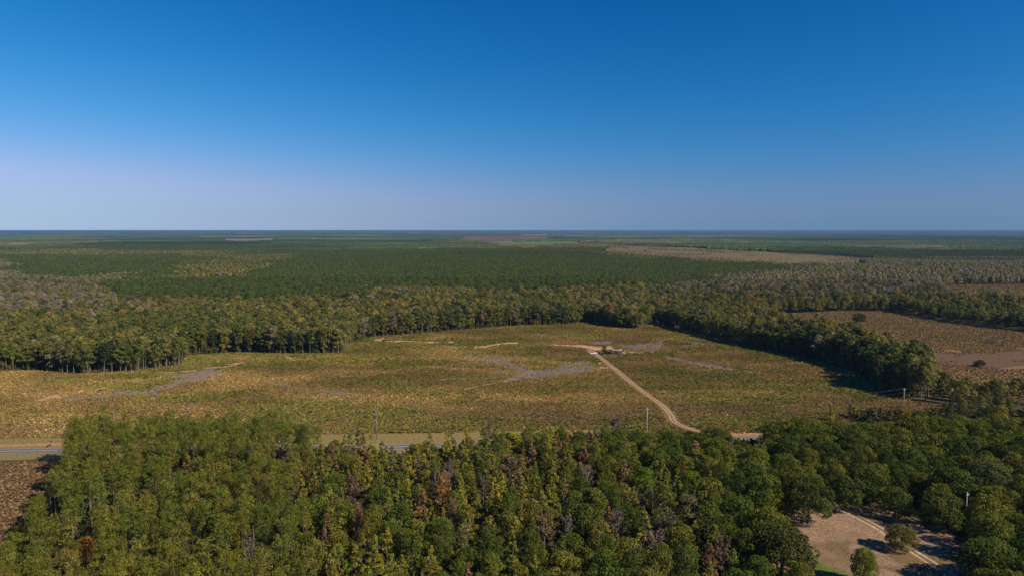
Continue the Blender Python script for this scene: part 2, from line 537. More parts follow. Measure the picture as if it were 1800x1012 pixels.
# ------------------------------------------------------------------ trees: each kind has crown variants and a trunk
def pine_lobes(g, H, base, rad, dens=1.0):
    L = []
    z = base
    while z < H - .5:
        u = (z - base) / (H - base)
        Rz = rad * (0.55 + 0.9 * u) * (1 - u ** 2.6) * 1.02 if u < .5 else rad * 1.0 * (1 - ((u - .35) / .68) ** 2) ** .5 if (u - .35) / .68 < 1 else .4
        nb = max(3, int(dens * (3.0 + 2.2 * Rz / rad + g.uniform(0, 1.5))))
        a0 = g.uniform(0, 6.28)
        for b in range(nb):
            a = a0 + b * 6.283 / nb + g.normal(0, .25)
            rr = Rz * g.uniform(.55, 1.1)
            s = g.uniform(.7, 1.3) * rad * .25
            L.append((math.cos(a) * rr, math.sin(a) * rr, z + rr * .18 + g.normal(0, .25), s, s, s * .72))
            if rr > rad * .55 and g.random() < .6:
                L.append((math.cos(a + .2) * rr * .5, math.sin(a + .2) * rr * .5, z + .2, s * .9, s * .9, s * .6))
        z += g.uniform(.75, 1.15)
    L.append((0, 0, H - .7, rad * .25, rad * .25, .9))
    L.append((g.normal(0, .3), g.normal(0, .3), H - 1.6, rad * .34, rad * .34, .8))
    return L

def oak_lobes(g, H, rad, low=.14, n=58, ls=.27):
    L = []
    cz = H * (.5 + low * .35); rz = H - cz
    for i in range(n):
        d = g.normal(size=3); d /= np.linalg.norm(d)
        if d[2] < -.75: d[2] *= -1
        wv = 1 + .16 * math.sin(3 * math.atan2(d[1], d[0]) + g.uniform(0, .6)) + g.normal(0, .10)
        s = rad * ls * g.uniform(.7, 1.25)
        down = rz if d[2] > 0 else cz - H * low
        q = .84
        if d[2] < 0:
            hl = math.hypot(d[0], d[1]) + 1e-6
            k_ = (.72 + .28 * hl) / hl
            d = np.array([d[0] * k_, d[1] * k_, d[2]])
        L.append((d[0] * rad * q * wv, d[1] * rad * q * wv, cz + d[2] * down * q * (1 + g.normal(0, .06)), s, s, s * .8))
    L.append((0, 0, cz, rad * .62, rad * .62, rz * .6))
    return L

def cone_lobes(g, H, base, rad, n=46, sharp=1.0):
    L = []
    for i in range(n):
        u = g.uniform(0, 1) ** 1.25
        z = base + u * (H - base)
        Rz = rad * (1 - u ** (1.3 * sharp)) ** .8 * (.65 + .5 * min(1, u * 4)) + .15
        a = g.uniform(0, 6.283)
        s = rad * g.uniform(.17, .34) * (1.1 - .5 * u)
        rr = Rz * g.uniform(.45, 1.0)
        L.append((math.cos(a) * rr, math.sin(a) * rr, z, s, s, s * 1.15))
    L.append((0, 0, H - .5, rad * .16, rad * .16, .9))
    return L

def trunk_mesh(name, g, H, r0, limbs=(), material=None, lean=.02, sides=7):
    mb = MB()
    zs = np.linspace(-.4, H, 7)
    lx, ly = g.normal(0, lean, 2)
    wx = np.cumsum(g.normal(0, .06, 7)); wy = np.cumsum(g.normal(0, .06, 7))
    pts = np.stack([lx * zs + wx, ly * zs + wy, zs], 1)
    rad = r0 * (1 - .85 * np.clip(zs / H, 0, 1)); rad[0] *= 1.4
    mb.tube(pts, rad, sides)
    for (z, a, ln, rise, r) in limbs:
        p0 = np.array([np.interp(z, zs, pts[:, 0]), np.interp(z, zs, pts[:, 1]), z])
        q = np.linspace(0, 1, 4)[:, None]
        d = np.array([math.cos(a), math.sin(a), 0])
        P = p0 + d * ln * q + np.array([0, 0, 1]) * rise * q ** 1.4 + g.normal(0, .12, (4, 3)) * q
        mb.tube(P, r * (1 - .8 * q[:, 0]), 5)
    return mb.mesh(name, material or M_BARK)

def rand_limbs(g, z0, z1, n, ln, rise, r):
    return [(g.uniform(z0, z1), g.uniform(0, 6.283), ln * g.uniform(.5, 1.1), rise * g.uniform(.5, 1.2), r * g.uniform(.6, 1.1)) for _ in range(n)]

def bare_crown(name, g, H, rad, n=900, leaves=120, cone=False):
    """fine twigs fanning from limb ends, with a few leaves left"""
    nl = 26
    cen = []; dirs = []
    for i in range(nl):
        u = g.uniform(.25, 1)
        a = g.uniform(0, 6.283)
        Rz = rad * (math.sin(min(1, u * 1.15) * 2.6) ** .7 if not cone else (1.15 - u))
        tip = np.array([math.cos(a) * Rz, math.sin(a) * Rz, H * u])
        root = np.array([0, 0, H * (u * .6 + .08)])
        m_ = n // nl
        q = g.uniform(.35, 1.05, (m_, 1))
        base = root + (tip - root) * q
        d = (tip - root) / np.linalg.norm(tip - root) + g.normal(0, .55, (m_, 3)) + np.array([0, 0, .35])
        d /= np.linalg.norm(d, axis=1)[:, None]
        ln = g.uniform(.5, 1.3, (m_, 1)) * rad * .28
        cen.append(base + d * ln * .5); dirs.append(d * ln)
    cen = np.concatenate(cen); dirs = np.concatenate(dirs)
    sd_ = np.cross(dirs, g.normal(size=dirs.shape)); sd_ /= np.linalg.norm(sd_, axis=1)[:, None] + 1e-9
    wv = sd_ * .045
    V = np.stack([cen - dirs * .5 - wv, cen - dirs * .5 + wv, cen + dirs * .5 + wv * .4, cen + dirs * .5 - wv * .4], 1).reshape(-1, 3)
    F = np.arange(len(V)).reshape(-1, 4)
    S = np.full(len(F), 1.0)
    if leaves:
        k = g.integers(0, len(cen), leaves)
        V2, F2 = cards(cen[k] + g.normal(0, .2, (leaves, 3)), g.normal(size=(leaves, 3)), g.uniform(.25, .5, leaves), g.uniform(.2, .35, leaves), g)
        F2 = F2 + len(V)
        V = np.vstack([V, V2]); F = np.vstack([F, F2]); S = np.concatenate([S, g.uniform(.8, 1.3, leaves)])
    return mesh_np(name, V, [F], [M_LEAF], attrs={'shade': ('FACE', S)})

def kit(kind, k, seed):
    """(crown mesh, trunk mesh, height, radius) of one variant, life size"""
    g = np.random.default_rng(seed * 101 + k)
    if kind == 'pine':
        H = 18.5 + g.uniform(-1.5, 1.5); base = H * g.uniform(.46, .56); rad = g.uniform(3.0, 3.7)
        cr = leaf_mesh('pine_crown', pine_lobes(g, H, base, rad, .85), 76, .34, g, aspect=.5, up=.6, rand=.7, droplim=.4, shade_amp=.3)
        tr = trunk_mesh('pine_trunk', g, H - .5, .21, rand_limbs(g, base - 2, H - 3, 9, 2.4, .5, .06))
        return cr, tr, H, rad
    if kind == 'oak':
        H = 13.5 + g.uniform(-1.5, 1.5); rad = g.uniform(5.0, 6.2)
        cr = leaf_mesh('oak_crown', oak_lobes(g, H, rad, low=.03, n=64), 60, .40, g, droplim=.7, up=.3, rand=.6, shade_amp=.28)
        tr = trunk_mesh('oak_trunk', g, H * .72, .38, rand_limbs(g, 2, H * .5, 7, rad * .6, 3, .14))
        return cr, tr, H, rad
    if kind == 'bigoak':
        H = 15 + g.uniform(-.5, .5); rad = g.uniform(6.6, 7.2)
        cr = leaf_mesh('big_oak_crown', oak_lobes(g, H, rad, low=.02, n=110, ls=.22), 64, .39, g, droplim=.7, up=.3, rand=.6, shade_amp=.28)
        tr = trunk_mesh('big_oak_trunk', g, H * .7, .45, rand_limbs(g, 2, H * .5, 9, rad * .6, 3, .16))
        return cr, tr, H, rad
    if kind == 'hard':       # upright broadleaf in closed wood
        H = 15.5 + g.uniform(-1.5, 1.5); rad = g.uniform(3.4, 4.4)
        cr = leaf_mesh('hardwood_crown', oak_lobes(g, H, rad, low=.2, n=52, ls=.28), 66, .36, g, droplim=.62, up=.35, rand=.7, shade_amp=.3)
        tr = trunk_mesh('hardwood_trunk', g, H * .75, .27, rand_limbs(g, 4, H * .6, 7, rad * .6, 3, .09))
        return cr, tr, H, rad
    if kind == 'cone':       # slender autumn tree
        H = 17.0 + g.uniform(-2, 1.5); rad = g.uniform(2.1, 2.9)
        cr = leaf_mesh('autumn_crown', cone_lobes(g, H, H * .12, rad, 64), 125, .35, g, aspect=.75, inner=.45, up=.25, rand=.8, droplim=.3, shade_amp=.28)
        tr = trunk_mesh('autumn_trunk', g, H - .6, .19, rand_limbs(g, H * .25, H * .85, 16, rad * .8, 1.6, .05), M_PALEBARK)
        return cr, tr, H, rad
    if kind == 'bare':
        H = 14.5 + g.uniform(-2, 2); rad = g.uniform(2.3, 3.2)
        cr = bare_crown('bare_crown', g, H, rad, 1700, 520)
        tr = trunk_mesh('bare_trunk', g, H * .93, .2, rand_limbs(g, H * .25, H * .8, 18, rad * .85, 2.4, .06), M_PALEBARK)
        return cr, tr, H, rad
    if kind == 'edge':       # broadleaf at the far edge of the clear-cut: crown high, trunk showing
        H = 20 + g.uniform(-2, 1.5); rad = g.uniform(3.4, 4.6); b = g.uniform(.04, .36)
        cr = leaf_mesh('edge_crown', oak_lobes(g, H, rad, low=b, n=34, ls=.32), 27, .64, g, droplim=.5, inner=.6, up=.5, rand=.55, shade_amp=.2)
        tr = trunk_mesh('edge_trunk', g, H * .8, .30, rand_limbs(g, H * b * .8, H * .6, 6, rad * .6, 3.5, .11), M_PALEBARK)
        return cr, tr, H, rad
    if kind == 'edgepine':
        H = 20 + g.uniform(-2, 1.5); rad = g.uniform(2.8, 3.4); base = H * g.uniform(.40, .55)
        cr = leaf_mesh('edge_pine_crown', pine_lobes(g, H, base, rad, .8), 27, .62, g, aspect=.6, up=.6, rand=.55, droplim=.3, shade_amp=.2)
        tr = trunk_mesh('edge_pine_trunk', g, H - 1, .24, rand_limbs(g, base, H - 4, 5, 2, .6, .06))
        return cr, tr, H, rad

KITS = {k: [kit(k, i, 3 + j) for i in range(n)] for j, (k, n) in enumerate((('pine', 8), ('oak', 6), ('hard', 7), ('cone', 8), ('bare', 6), ('edge', 8), ('edgepine', 5), ('bigoak', 4)))}

# ------------------------------------------------------------------ geometry-node scatter for what nobody could count
def scatter(name, label, cat, variants, P, rot, scl, tint, idx):
    n = len(P)
    me = bpy.data.meshes.new(name)
    me.vertices.add(n)
    me.vertices.foreach_set('co', np.asarray(P, np.float32).ravel())
    def at(nm, typ, key, val):
        a = me.attributes.new(nm, typ, 'POINT')
        a.data.foreach_set(key, np.asarray(val).ravel())
    rot = np.asarray(rot, np.float32)
    if rot.ndim == 1: rot = np.stack([np.zeros(n), np.zeros(n), rot], 1)
    scl = np.asarray(scl, np.float32)
    if scl.ndim == 1: scl = np.repeat(scl[:, None], 3, 1)
    at('rot', 'FLOAT_VECTOR', 'vector', rot.astype(np.float32))
    at('scl', 'FLOAT_VECTOR', 'vector', scl.astype(np.float32))
    at('idx', 'INT', 'value', np.asarray(idx, np.int32))
    tc = np.concatenate([np.asarray(tint, np.float32), np.ones((n, 1), np.float32)], 1)
    at('tint', 'FLOAT_COLOR', 'color', tc.astype(np.float32))
    o = link(name, me)
    tag(o, label, cat, kind='stuff')
    ng = bpy.data.node_groups.new(name + '_scatter', 'GeometryNodeTree')
    ng.interface.new_socket('Geometry', in_out='INPUT', socket_type='NodeSocketGeometry')
    ng.interface.new_socket('Geometry', in_out='OUTPUT', socket_type='NodeSocketGeometry')
    gi = ng.nodes.new('NodeGroupInput'); go = ng.nodes.new('NodeGroupOutput')
    iop = ng.nodes.new('GeometryNodeInstanceOnPoints')
    gti = ng.nodes.new('GeometryNodeGeometryToInstance')
    for k, me_v in enumerate(variants):
        src = bpy.data.objects.new(name + '_source', me_v)
        oi = ng.nodes.new('GeometryNodeObjectInfo')
        oi.inputs['Object'].default_value = src
        oi.inputs['As Instance'].default_value = False
        g1 = ng.nodes.new('GeometryNodeGeometryToInstance')
        ng.links.new(oi.outputs['Geometry'], g1.inputs[0])
        if k == 0:
            jn = ng.nodes.new('GeometryNodeJoinGeometry')
        ng.links.new(g1.outputs[0], jn.inputs[0])
    ng.nodes.remove(gti)
    def na(nm, typ):
        a = ng.nodes.new('GeometryNodeInputNamedAttribute')
        a.data_type = typ
        a.inputs['Name'].default_value = nm
        return a.outputs[0]
    ng.links.new(gi.outputs[0], iop.inputs['Points'])
    ng.links.new(jn.outputs[0], iop.inputs['Instance'])
    iop.inputs['Pick Instance'].default_value = True
    ng.links.new(na('idx', 'INT'), iop.inputs['Instance Index'])
    ng.links.new(na('rot', 'FLOAT_VECTOR'), iop.inputs['Rotation'])
    ng.links.new(na('scl', 'FLOAT_VECTOR'), iop.inputs['Scale'])
    ng.links.new(iop.outputs[0], go.inputs[0])
    md = o.modifiers.new('scatter', 'NODES')
    md.node_group = ng
    return o

def jitter_points(x0, x1, y0, y1, s, seed):
    g = np.random.default_rng(seed)
    xs = np.arange(x0, x1, s); ys = np.arange(y0, y1, s * .87)
    X, Y = np.meshgrid(xs, ys)
    X = X + (np.arange(len(ys)) % 2)[:, None] * s * .5
    X = X + g.uniform(-.42, .42, X.shape) * s
    Y = Y + g.uniform(-.42, .42, Y.shape) * s
    return X.ravel(), Y.ravel()

# ------------------------------------------------------------------ plan of the land (photograph positions laid onto the ground)
FIELD_PX = [(-60, 652), (0, 652), (60, 650), (130, 657), (230, 652), (318, 641), (330, 624), (420, 619), (520, 622), (600, 620), (616, 602), (655, 593), (760, 584), (900, 573),
            (1000, 569), (1030, 566), (1055, 569), (1075, 574), (1122, 578), (1135, 567), (1200, 586), (1290, 610), (1390, 632), (1460, 655), (1490, 690), (1560, 706), (1600, 716)]
_edge = gpoly(FIELD_PX)
# on the right the trees stand back behind their own shade
for i_, (px0, py0) in enumerate(FIELD_PX):
    if px0 >= 1135: _edge[i_, 0] += 9 + 12 * (px0 - 1135) / 460
road_ctrl = [ground(-400, 812), ground(-150, 800), ground(0, 793.5), ground(350, 789), ground(700, 785), ground(1000, 779), ground(1320, 771), ground(1600, 757)]
road_line = smooth_line(road_ctrl + [np.array([300., 318.]), np.array([520., 340.])], 6.0)
verge_n = road_line[:, 1] + 0
def road_y(x):
    return np.interp(x, road_line[:, 0], road_line[:, 1])
near_edge = [(x, float(road_y(x)) + (19 if x < 52 else 8)) for x in np.linspace(200, -290, 60)]
FIELD = np.array([*_edge, *near_edge])
HEATH = gpoly([(-420, 832), (-120, 815), (110, 812), (95, 850), (60, 900), (20, 960), (-10, 1012), (-140, 1040), (-420, 1040)])
YARD = gpoly([(1452, 872), (1468, 884), (1500, 884), (1570, 898), (1660, 930), (1740, 1000), (1790, 1060), (1420, 1060), (1360, 1000), (1340, 920), (1400, 900)])
RIGHT_FIELD = np.vstack([gpoly([(1370, 552), (1420, 550), (1480, 547), (1560, 547), (1620, 556), (1680, 568), (1800, 582), (1960, 600), (1960, 715), (1800, 702), (1670, 690)]), [ground(1640, 665), ground(1560, 640), ground(1480, 610), ground(1400, 585), ground(1340, 568)]])
SOIL = gpoly([(1600, 619), (1640, 617.5), (1670, 620), (1700, 619), (1735, 620.5), (1770, 617), (1800, 614.5), (1870, 614), (1960, 612), (1960, 646), (1850, 645), (1790, 642.5), (1745, 646), (1715, 649), (1690, 645), (1660, 642), (1630, 637)])
def far_poly(back, front, lift=17.0):
    """back edge on the ground; the front edge runs where trees of that height just hide it"""
    b = gpoly(back)
    fr = np.array([ground(px, py, lift) for px, py in front])
    return np.vstack([b, fr])
FAR_TAN = far_poly([(1055, 433), (1090, 430), (1160, 434), (1300, 441), (1420, 447), (1530, 455)], [(1535, 461), (1450, 461), (1380, 460), (1250, 454), (1120, 446), (1060, 440)])
FAR_GREEN = far_poly([(850, 427), (930, 424.6), (1030, 424.2)], [(1032, 427.5), (960, 430.5), (865, 432)])
FAR_RED = far_poly([(795, 417.5), (860, 414.8), (960, 415.6), (1000, 417)], [(960, 419), (900, 422), (840, 424), (790, 421)])
FAR_SMALL = far_poly([(1640, 505), (1700, 501), (1800, 499), (1960, 500)], [(1960, 526), (1800, 526), (1700, 524), (1640, 516)], 10.0)
FAR_PALE = [far_poly([(1005, 408.6), (1065, 408.6)], [(1065, 410.2), (1005, 410.2)], 15), far_poly([(1125, 413), (1160, 412.8)], [(1160, 416), (1122, 416)], 15),
            far_poly([(370, 420.5), (500, 419.5)], [(500, 422.5), (380, 423)], 15)]
FAR_FIELDS = [FAR_TAN, FAR_GREEN, FAR_RED, FAR_SMALL, *FAR_PALE]

# ------------------------------------------------------------------ the ground sheet to the horizon
def build_ground():
    rr = np.concatenate([[0.0, 40, 80], np.geomspace(110, 75000, 430)])
    th = np.concatenate([np.linspace(-52, 52, 417), np.linspace(52, 308, 66)[1:-1]])
    th = np.radians(th)
    Rr, T = np.meshgrid(rr, th, indexing='ij')
    X = Rr * np.sin(T); Y = Rr * np.cos(T)
    Z = hgt(X, Y)
    n, k = X.shape
    idx = np.arange(n * k).reshape(n, k)
    nx = np.roll(idx, -1, 1)
    F = np.stack([idx[:-1], nx[:-1], nx[1:], idx[1:]], -1).reshape(-1, 4)[:, ::-1]
    V = np.stack([X.ravel(), Y.ravel(), Z.ravel()], 1)
    me = mesh_np('ground', V, [F], [M_FLOOR], attrs={'far': ('POINT', sstep(1500, 5000, np.hypot(X, Y)).ravel())}, smooth=True)
    tag(link('ground', me), 'dark leaf strewn ground under the woods reaching to the horizon', 'ground', kind='structure')
build_ground()

SLASH = [  # photograph lines with half heights: grey logging debris
    [(115, 702, 1.5), (190, 694, 2.2), (265, 687, 3), (330, 669, 3), (382, 653, 4)], [(300, 661, 2), (345, 659, 4.5), (382, 650, 3)], [(262, 686, 2.5), (277, 694, 2.5)],
    [(820, 626, 1.2), (880, 635, 3.0), (915, 650, 3.5), (950, 658, 3.5)], [(885, 668, 2.2), (945, 657, 5), (990, 652, 5), (1042, 648, 4)], [(985, 644, 3), (1036, 638, 3)],
    [(880, 631, 1), (905, 629, 1.5)], [(870, 651, 1), (895, 653, 1)], [(1042, 603, 2), (1072, 602, 2.6)], [(1092, 608, 2), (1120, 610, 4), (1160, 608, 3)], [(1130, 606, 1), (1165, 600, 1.5), (1145, 617, 2)],
    [(1170, 627, 1.5), (1200, 634, 2), (1255, 644, 3), (1290, 650, 2)], [(1200, 610, .8), (1225, 605, .8)], [(425, 665, 1), (445, 666, 1.4)], [(560, 690, 1), (640, 694, 1)], [(330, 712, 1.5), (350, 715, 1.5)],
    [(285, 708, 1), (300, 711, 1)], [(1240, 605, .8), (1200, 601, .8)], [(940, 588, .8), (960, 589, 1)], [(465, 673, .8), (600, 690, .7)], [(770, 667, .7), (870, 664, .9)], [(0, 690, .5), (90, 688, .6)]]
SAND = [[(70, 704, 1.5), (92, 698, 2.6), (106, 696, 2)], [(134, 691, 1), (148, 686, 2)], [(165, 686, .7), (185, 681, 1.6)], [(215, 669, .8), (270, 665, .9), (300, 660, .6)], [(340, 652, .7), (395, 643, 1.2), (430, 637, 1.2)],
    [(280, 655, .7), (340, 653, 1)], [(497, 625, .6), (515, 631, 1.6)], [(660, 599, 1.2), (675, 595, 1.5)], [(665, 599, .7), (740, 601, .7), (800, 601, .6)], [(836, 611, 1.6), (856, 608, 1.6), (880, 604, .8)], [(885, 603, 1.4), (908, 602, .9)],
    [(965, 606, .7), (1000, 607, 1), (1022, 609, 2), (1050, 612, 3.2), (1076, 612, 3)], [(1032, 617, 1.2), (1050, 622, 1)], [(1050, 638, 1.1), (1058, 638, 1.1)], [(1055, 646, 1), (1068, 646, 1.2)], [(1105, 619, .8), (1130, 620, 1)], [(830, 681, .7), (885, 668, .8)],
    [(810, 684, .6), (860, 675, .6)], [(380, 641, .5), (470, 634, .5), (520, 633, .4)], [(600, 662, .4), (660, 660, .4)]]

def mark(x, y, lines, seed):
    z = hgt(x, y)
    px, py = proj(x, y, z)
    wob = (fbm(x / 7, y / 16, seed, 3) - .5)
    best = np.zeros_like(px)
    for ln in lines:
        d = seg_dist(px + wob * 12, py + wob * 5, ln)
        best = np.maximum(best, 1 - sstep(.7, 1.6, d))
    return best

def field_attrs(x, y):
    s = mark(x, y, SLASH, 31) * np.clip(fbm(x / 4, y / 7, 9, 3) * 2.6 - .45, .12, 1)
    return {'slash': ('POINT', s), 'sand': ('POINT', mark(x, y, SAND, 77))}

grid_sheet('clearcut_field', FIELD, 1.4, 1.5, .06, M_FIELD, 'broad ochre and brown clear-cut field between the road and the far woods', field_attrs, cat='field')
def stubble_field(name, poly, sx, sy, z, m_, label, cat='field'):
    return grid_sheet(name, poly, sx, sy, z, m_, label, cat=cat)
stubble_field('heath_field', HEATH, 1.0, 1.0, .06, M_HEATH, 'rough reddish brown field beside the pine stand below the road')
stubble_field('tan_field', RIGHT_FIELD, 3, 4, .10, M_TAN, 'tan cut-over field behind the wooded strip')
stubble_field('bare_soil', SOIL, 2, 2, .20, M_SOIL, 'bare pinkish brown ploughed soil patch in the tan field')
stubble_field('distant_tan_field', FAR_TAN, 14, 18, .5, M_FARTAN, 'long pale tan field beyond the pine plantation')
stubble_field('distant_pasture', FAR_GREEN, 14, 22, .6, M_GREENFIELD, 'distant bright green pasture beyond the pine plantation')
stubble_field('distant_cutover', FAR_RED, 18, 25, .6, M_REDBARE, 'distant reddish brown cut-over ground near the horizon')
stubble_field('small_tan_field', FAR_SMALL, 6, 8, .3, M_FARTAN, 'small tan field among woods beyond the second clearing')
for fp in FAR_PALE:
    stubble_field('distant_pale_field', fp, 30, 40, 1.0, M_PALEFIELD, 'pale thin strip of open field near the horizon')

# the road, its verge, ditch and markings
iv = int(np.argmin(np.abs(road_line[:, 0] - 52)))
ribbon('mown_verge', road_line[:iv + 1], np.linspace(-11.5, 19.5, 16), .09, M_VERGE, 'wide mown yellowish grass verge along both sides of the road by the pines', 'verge', wob=.7)
ribbon('mown_verge', road_line[iv:], np.linspace(-8.5, 8.5, 10), .09, M_VERGE, 'narrow grass verge of the road behind the oaks', 'verge', wob=.7)
lx = road_line[:, 0]
ditch_line = road_line[(lx < -95)]
ribbon('dirt_ditch', ditch_line, [6.6, 7.4, 8.6, 9.8, 10.8], .13, M_REDDIRT, 'strip of bare orange dirt between the road and the clear-cut', 'dirt strip', wob=.8)
dl2 = road_line[(lx > 92) & (lx < 116)]
ribbon('dirt_shoulder', dl2, [5.0, 6.5, 8.5, 10.5, 12.5], .13, M_REDDIRT, 'bare reddish dirt shoulder where the track meets the road', 'dirt strip', wob=1.0)
ribbon('road', road_line, np.linspace(-3.7, 3.7, 13), .16, M_ASPHALT, 'two lane grey asphalt road running behind the pines', 'road', crown=.06)
mb = MB()
for o in (-3.25, 3.25):
    V, F, _, _ = ribbon_geo(road_line, [o - .06, o + .06], .178); mb.add(V, F)
me = mb.mesh('road_edge_lines', M_WHITE)
tag(link('road_edge_lines', me), 'white painted edge lines of the asphalt road', 'road markings', kind='structure')
mb = MB()
for o in (-.14, .14):
    V, F, _, _ = ribbon_geo(road_line, [o - .06, o + .06], .232); mb.add(V, F)
me = mb.mesh('road_centre_lines', M_YELLOW)
tag(link('road_centre_lines', me), 'yellow painted centre lines of the asphalt road', 'road markings', kind='structure')

# red dirt track into the clear-cut
TRACK = smooth_line([ground(*p) for p in ((1034, 615), (1047, 622), (1080, 648), (1130, 688), (1162, 711), (1178, 728), (1186, 741), (1212, 753), (1262, 768))], 2.5)
ribbon('dirt_track', TRACK, np.linspace(-1.75, 1.75, 9), .14, M_TRACK, 'reddish dirt track crossing the clear-cut to the road', 'track', wob=.5)
mb = MB()
for k, o in enumerate((-.95, .95)):
    V, F, _, _ = ribbon_geo(TRACK, [o - .36, o, o + .36], .165, wob=.18, seed=k * 9); mb.add(V, F)
tag(link('wheel_ruts', mb.mesh('wheel_ruts', M_RUT, True)), 'pale sandy wheel ruts of the track through the clear-cut', 'track', kind='structure')

# sandy yard and its two-track drive
YARD_PATH = smooth_line([ground(*p) for p in ((1440, 872), (1462, 887), (1500, 904), (1545, 928), (1575, 950), (1610, 972), (1655, 1000), (1710, 1035), (1760, 1070))], 1.5)
yc = [ground(1590, 978), ground(1640, 990)]
def yard_attrs(x, y):
    px, py = proj(x, y, 0 * x)
    gy = .22 * (1 - sstep(20, 60, np.hypot((px - 1600), (py - 985) * 2.2))) + .10 * (1 - sstep(10, 55, np.hypot(px - 1490, (py - 955) * 1.4)))
    gy += .3 * (1 - sstep(.5, 1.5, seg_dist(px, py, [(1490, 893, 6), (1560, 925, 9)])))
    gy -= .30 * (1 - sstep(.4, 1.4, seg_dist(px, py, [(1395, 920, 7), (1440, 912, 12), (1465, 895, 12), (1500, 915, 14)])))
    gy -= .25 * (1 - sstep(.4, 1.4, seg_dist(px, py, [(1500, 965, 9), (1560, 985, 9), (1600, 1000, 9)])))
    gy -= .3 * (1 - sstep(.4, 1.3, seg_dist(px, py, [(1500, 897, 6), (1540, 905, 6), (1600, 920, 6)])))
    gr = np.clip(1.3 - seg_dist(px, py, [(1432, 985, 8), (1445, 1002, 14), (1500, 1025, 16)]), 0, 1)
    return {'grassy': ('POINT', gy), 'green': ('POINT', gr)}
grid_sheet('sandy_yard', YARD, .7, .7, .05, M_YARD, 'sandy clearing with thin dry grass among the oaks', yard_attrs, cat='clearing')
mb = MB()
for k, o in enumerate((-1.0, 1.0)):
    V, F, _, _ = ribbon_geo(YARD_PATH, [o - .42, o, o + .42], .075, wob=.22, seed=k * 5 + 2); mb.add(V, F)
tag(link('sandy_drive', mb.mesh('sandy_drive', M_YARDRUT, True)), 'pale two-rut sandy drive across the clearing', 'drive', kind='structure')

# ------------------------------------------------------------------ trees that are things of their own
def tint_var(c, g, amt=.14):
    c = np.array(c) * g.uniform(1 - amt, 1 + amt)
    return tuple(float(v) for v in c * g.uniform(1 - amt * .4, 1 + amt * .4, 3))

COUNT = {}
def tree(name, kind, x, y, tint, label, cat, group, H=None, rad=None, var=None, rz=None):
    g = rng
    K = KITS[kind]
    v = int(g.integers(len(K))) if var is None else var
    cr, tr, H0, r0 = K[v]
    sz = (H / H0) if H else g.uniform(.9, 1.1)
    sx = (rad / r0) if rad else sz * g.uniform(.9, 1.12)
    root = bpy.data.objects.new(name, None)
    root.empty_display_size = .5
    COL.objects.link(root)
    root.location = (x, y, float(hgt(x, y)))
    root.rotation_euler = (0, 0, g.uniform(0, 6.283) if rz is None else rz)
    root.scale = (sx, sx, sz)
    tag(root, label, cat, group)
    c = link('crown', cr, root)
    c['tint'] = [float(q) for q in tint]
    link('trunk', tr, root)
    COUNT[name] = COUNT.get(name, 0) + 1
    return root

# linear albedos
PINE = [(.112, .124, .018), (.132, .134, .019), (.096, .112, .019), (.142, .130, .027)]
OAK = [(.074, .092, .015), (.096, .106, .016), (.060, .078, .015), (.116, .116, .019)]
HARD = [(.092, .112, .018), (.124, .126, .021), (.152, .134, .028), (.076, .094, .018)]
AUT = {'yellow': (.25, .212, .026), 'olive': (.175, .16, .028), 'orange': (.27, .135, .028), 'rust': (.20, .105, .045), 'tan': (.21, .145, .062), 'green': (.145, .16, .022)}
GREY = [(.17, .14, .105), (.20, .16, .12), (.15, .115, .08), (.19, .135, .085)]

CLEAR_PX = [np.array(p, float) for p in (
    [(1462, 888), (1500, 886), (1560, 903), (1600, 912), (1640, 958), (1700, 1012), (1700, 1060), (1436, 1060), (1436, 1000), (1410, 950), (1394, 922), (1440, 912)],
    [(-20, 808), (98, 808), (82, 850), (62, 870), (35, 915), (5, 960), (-20, 985)],
    [(-20, 765), (112, 765), (104, 806), (-20, 806)],
    [(670, 768), (722, 768), (716, 789), (684, 789)], [(528, 762), (580, 762), (572, 776), (534, 776)], [(725, 766), (850, 768), (850, 774), (725, 776)],
    [(1275, 764), (1352, 764), (1345, 774), (1290, 774)], [(1170, 742), (1225, 742), (1225, 752), (1185, 752)],
    [(1180, 560), (1800, 560), (1900, 730), (1800, 730), (1560, 733), (1500, 739), (1400, 738), (1300, 744), (1180, 741)], [(1600, 812), (1658, 814), (1655, 824), (1604, 822)], [(1688, 860), (1704, 860), (1704, 893), (1690, 893)])]

def covers(x, y, H, rad):
    pts = [(0, 0, H), (-.55, 0, H * .85), (.55, 0, H * .85), (-.95, 0, H * .55), (.95, 0, H * .55), (0, 0, H * .55), (.7, 0, H * .25), (-.7, 0, H * .25)]
    for dx, dy, z in pts:
        px, py = proj(x + dx * rad, y, z)
        for cp in CLEAR_PX:
            if inpoly(px, py, cp): return True
        for (qx, qy, qw, qh, qd) in SHOW:
            if math.hypot(x, y) < qd - .5 and ((px - qx) / qw) ** 2 + ((py - qy) / qh) ** 2 < 1: return True
    return False

placed = []   # x, y, radius
SHOW = []     # crowns that the nearer filling must not hide
def put(px, py, zc):
    """base of a tree whose crown, zc metres up, shows at this place"""
    return ground(px, py, zc)

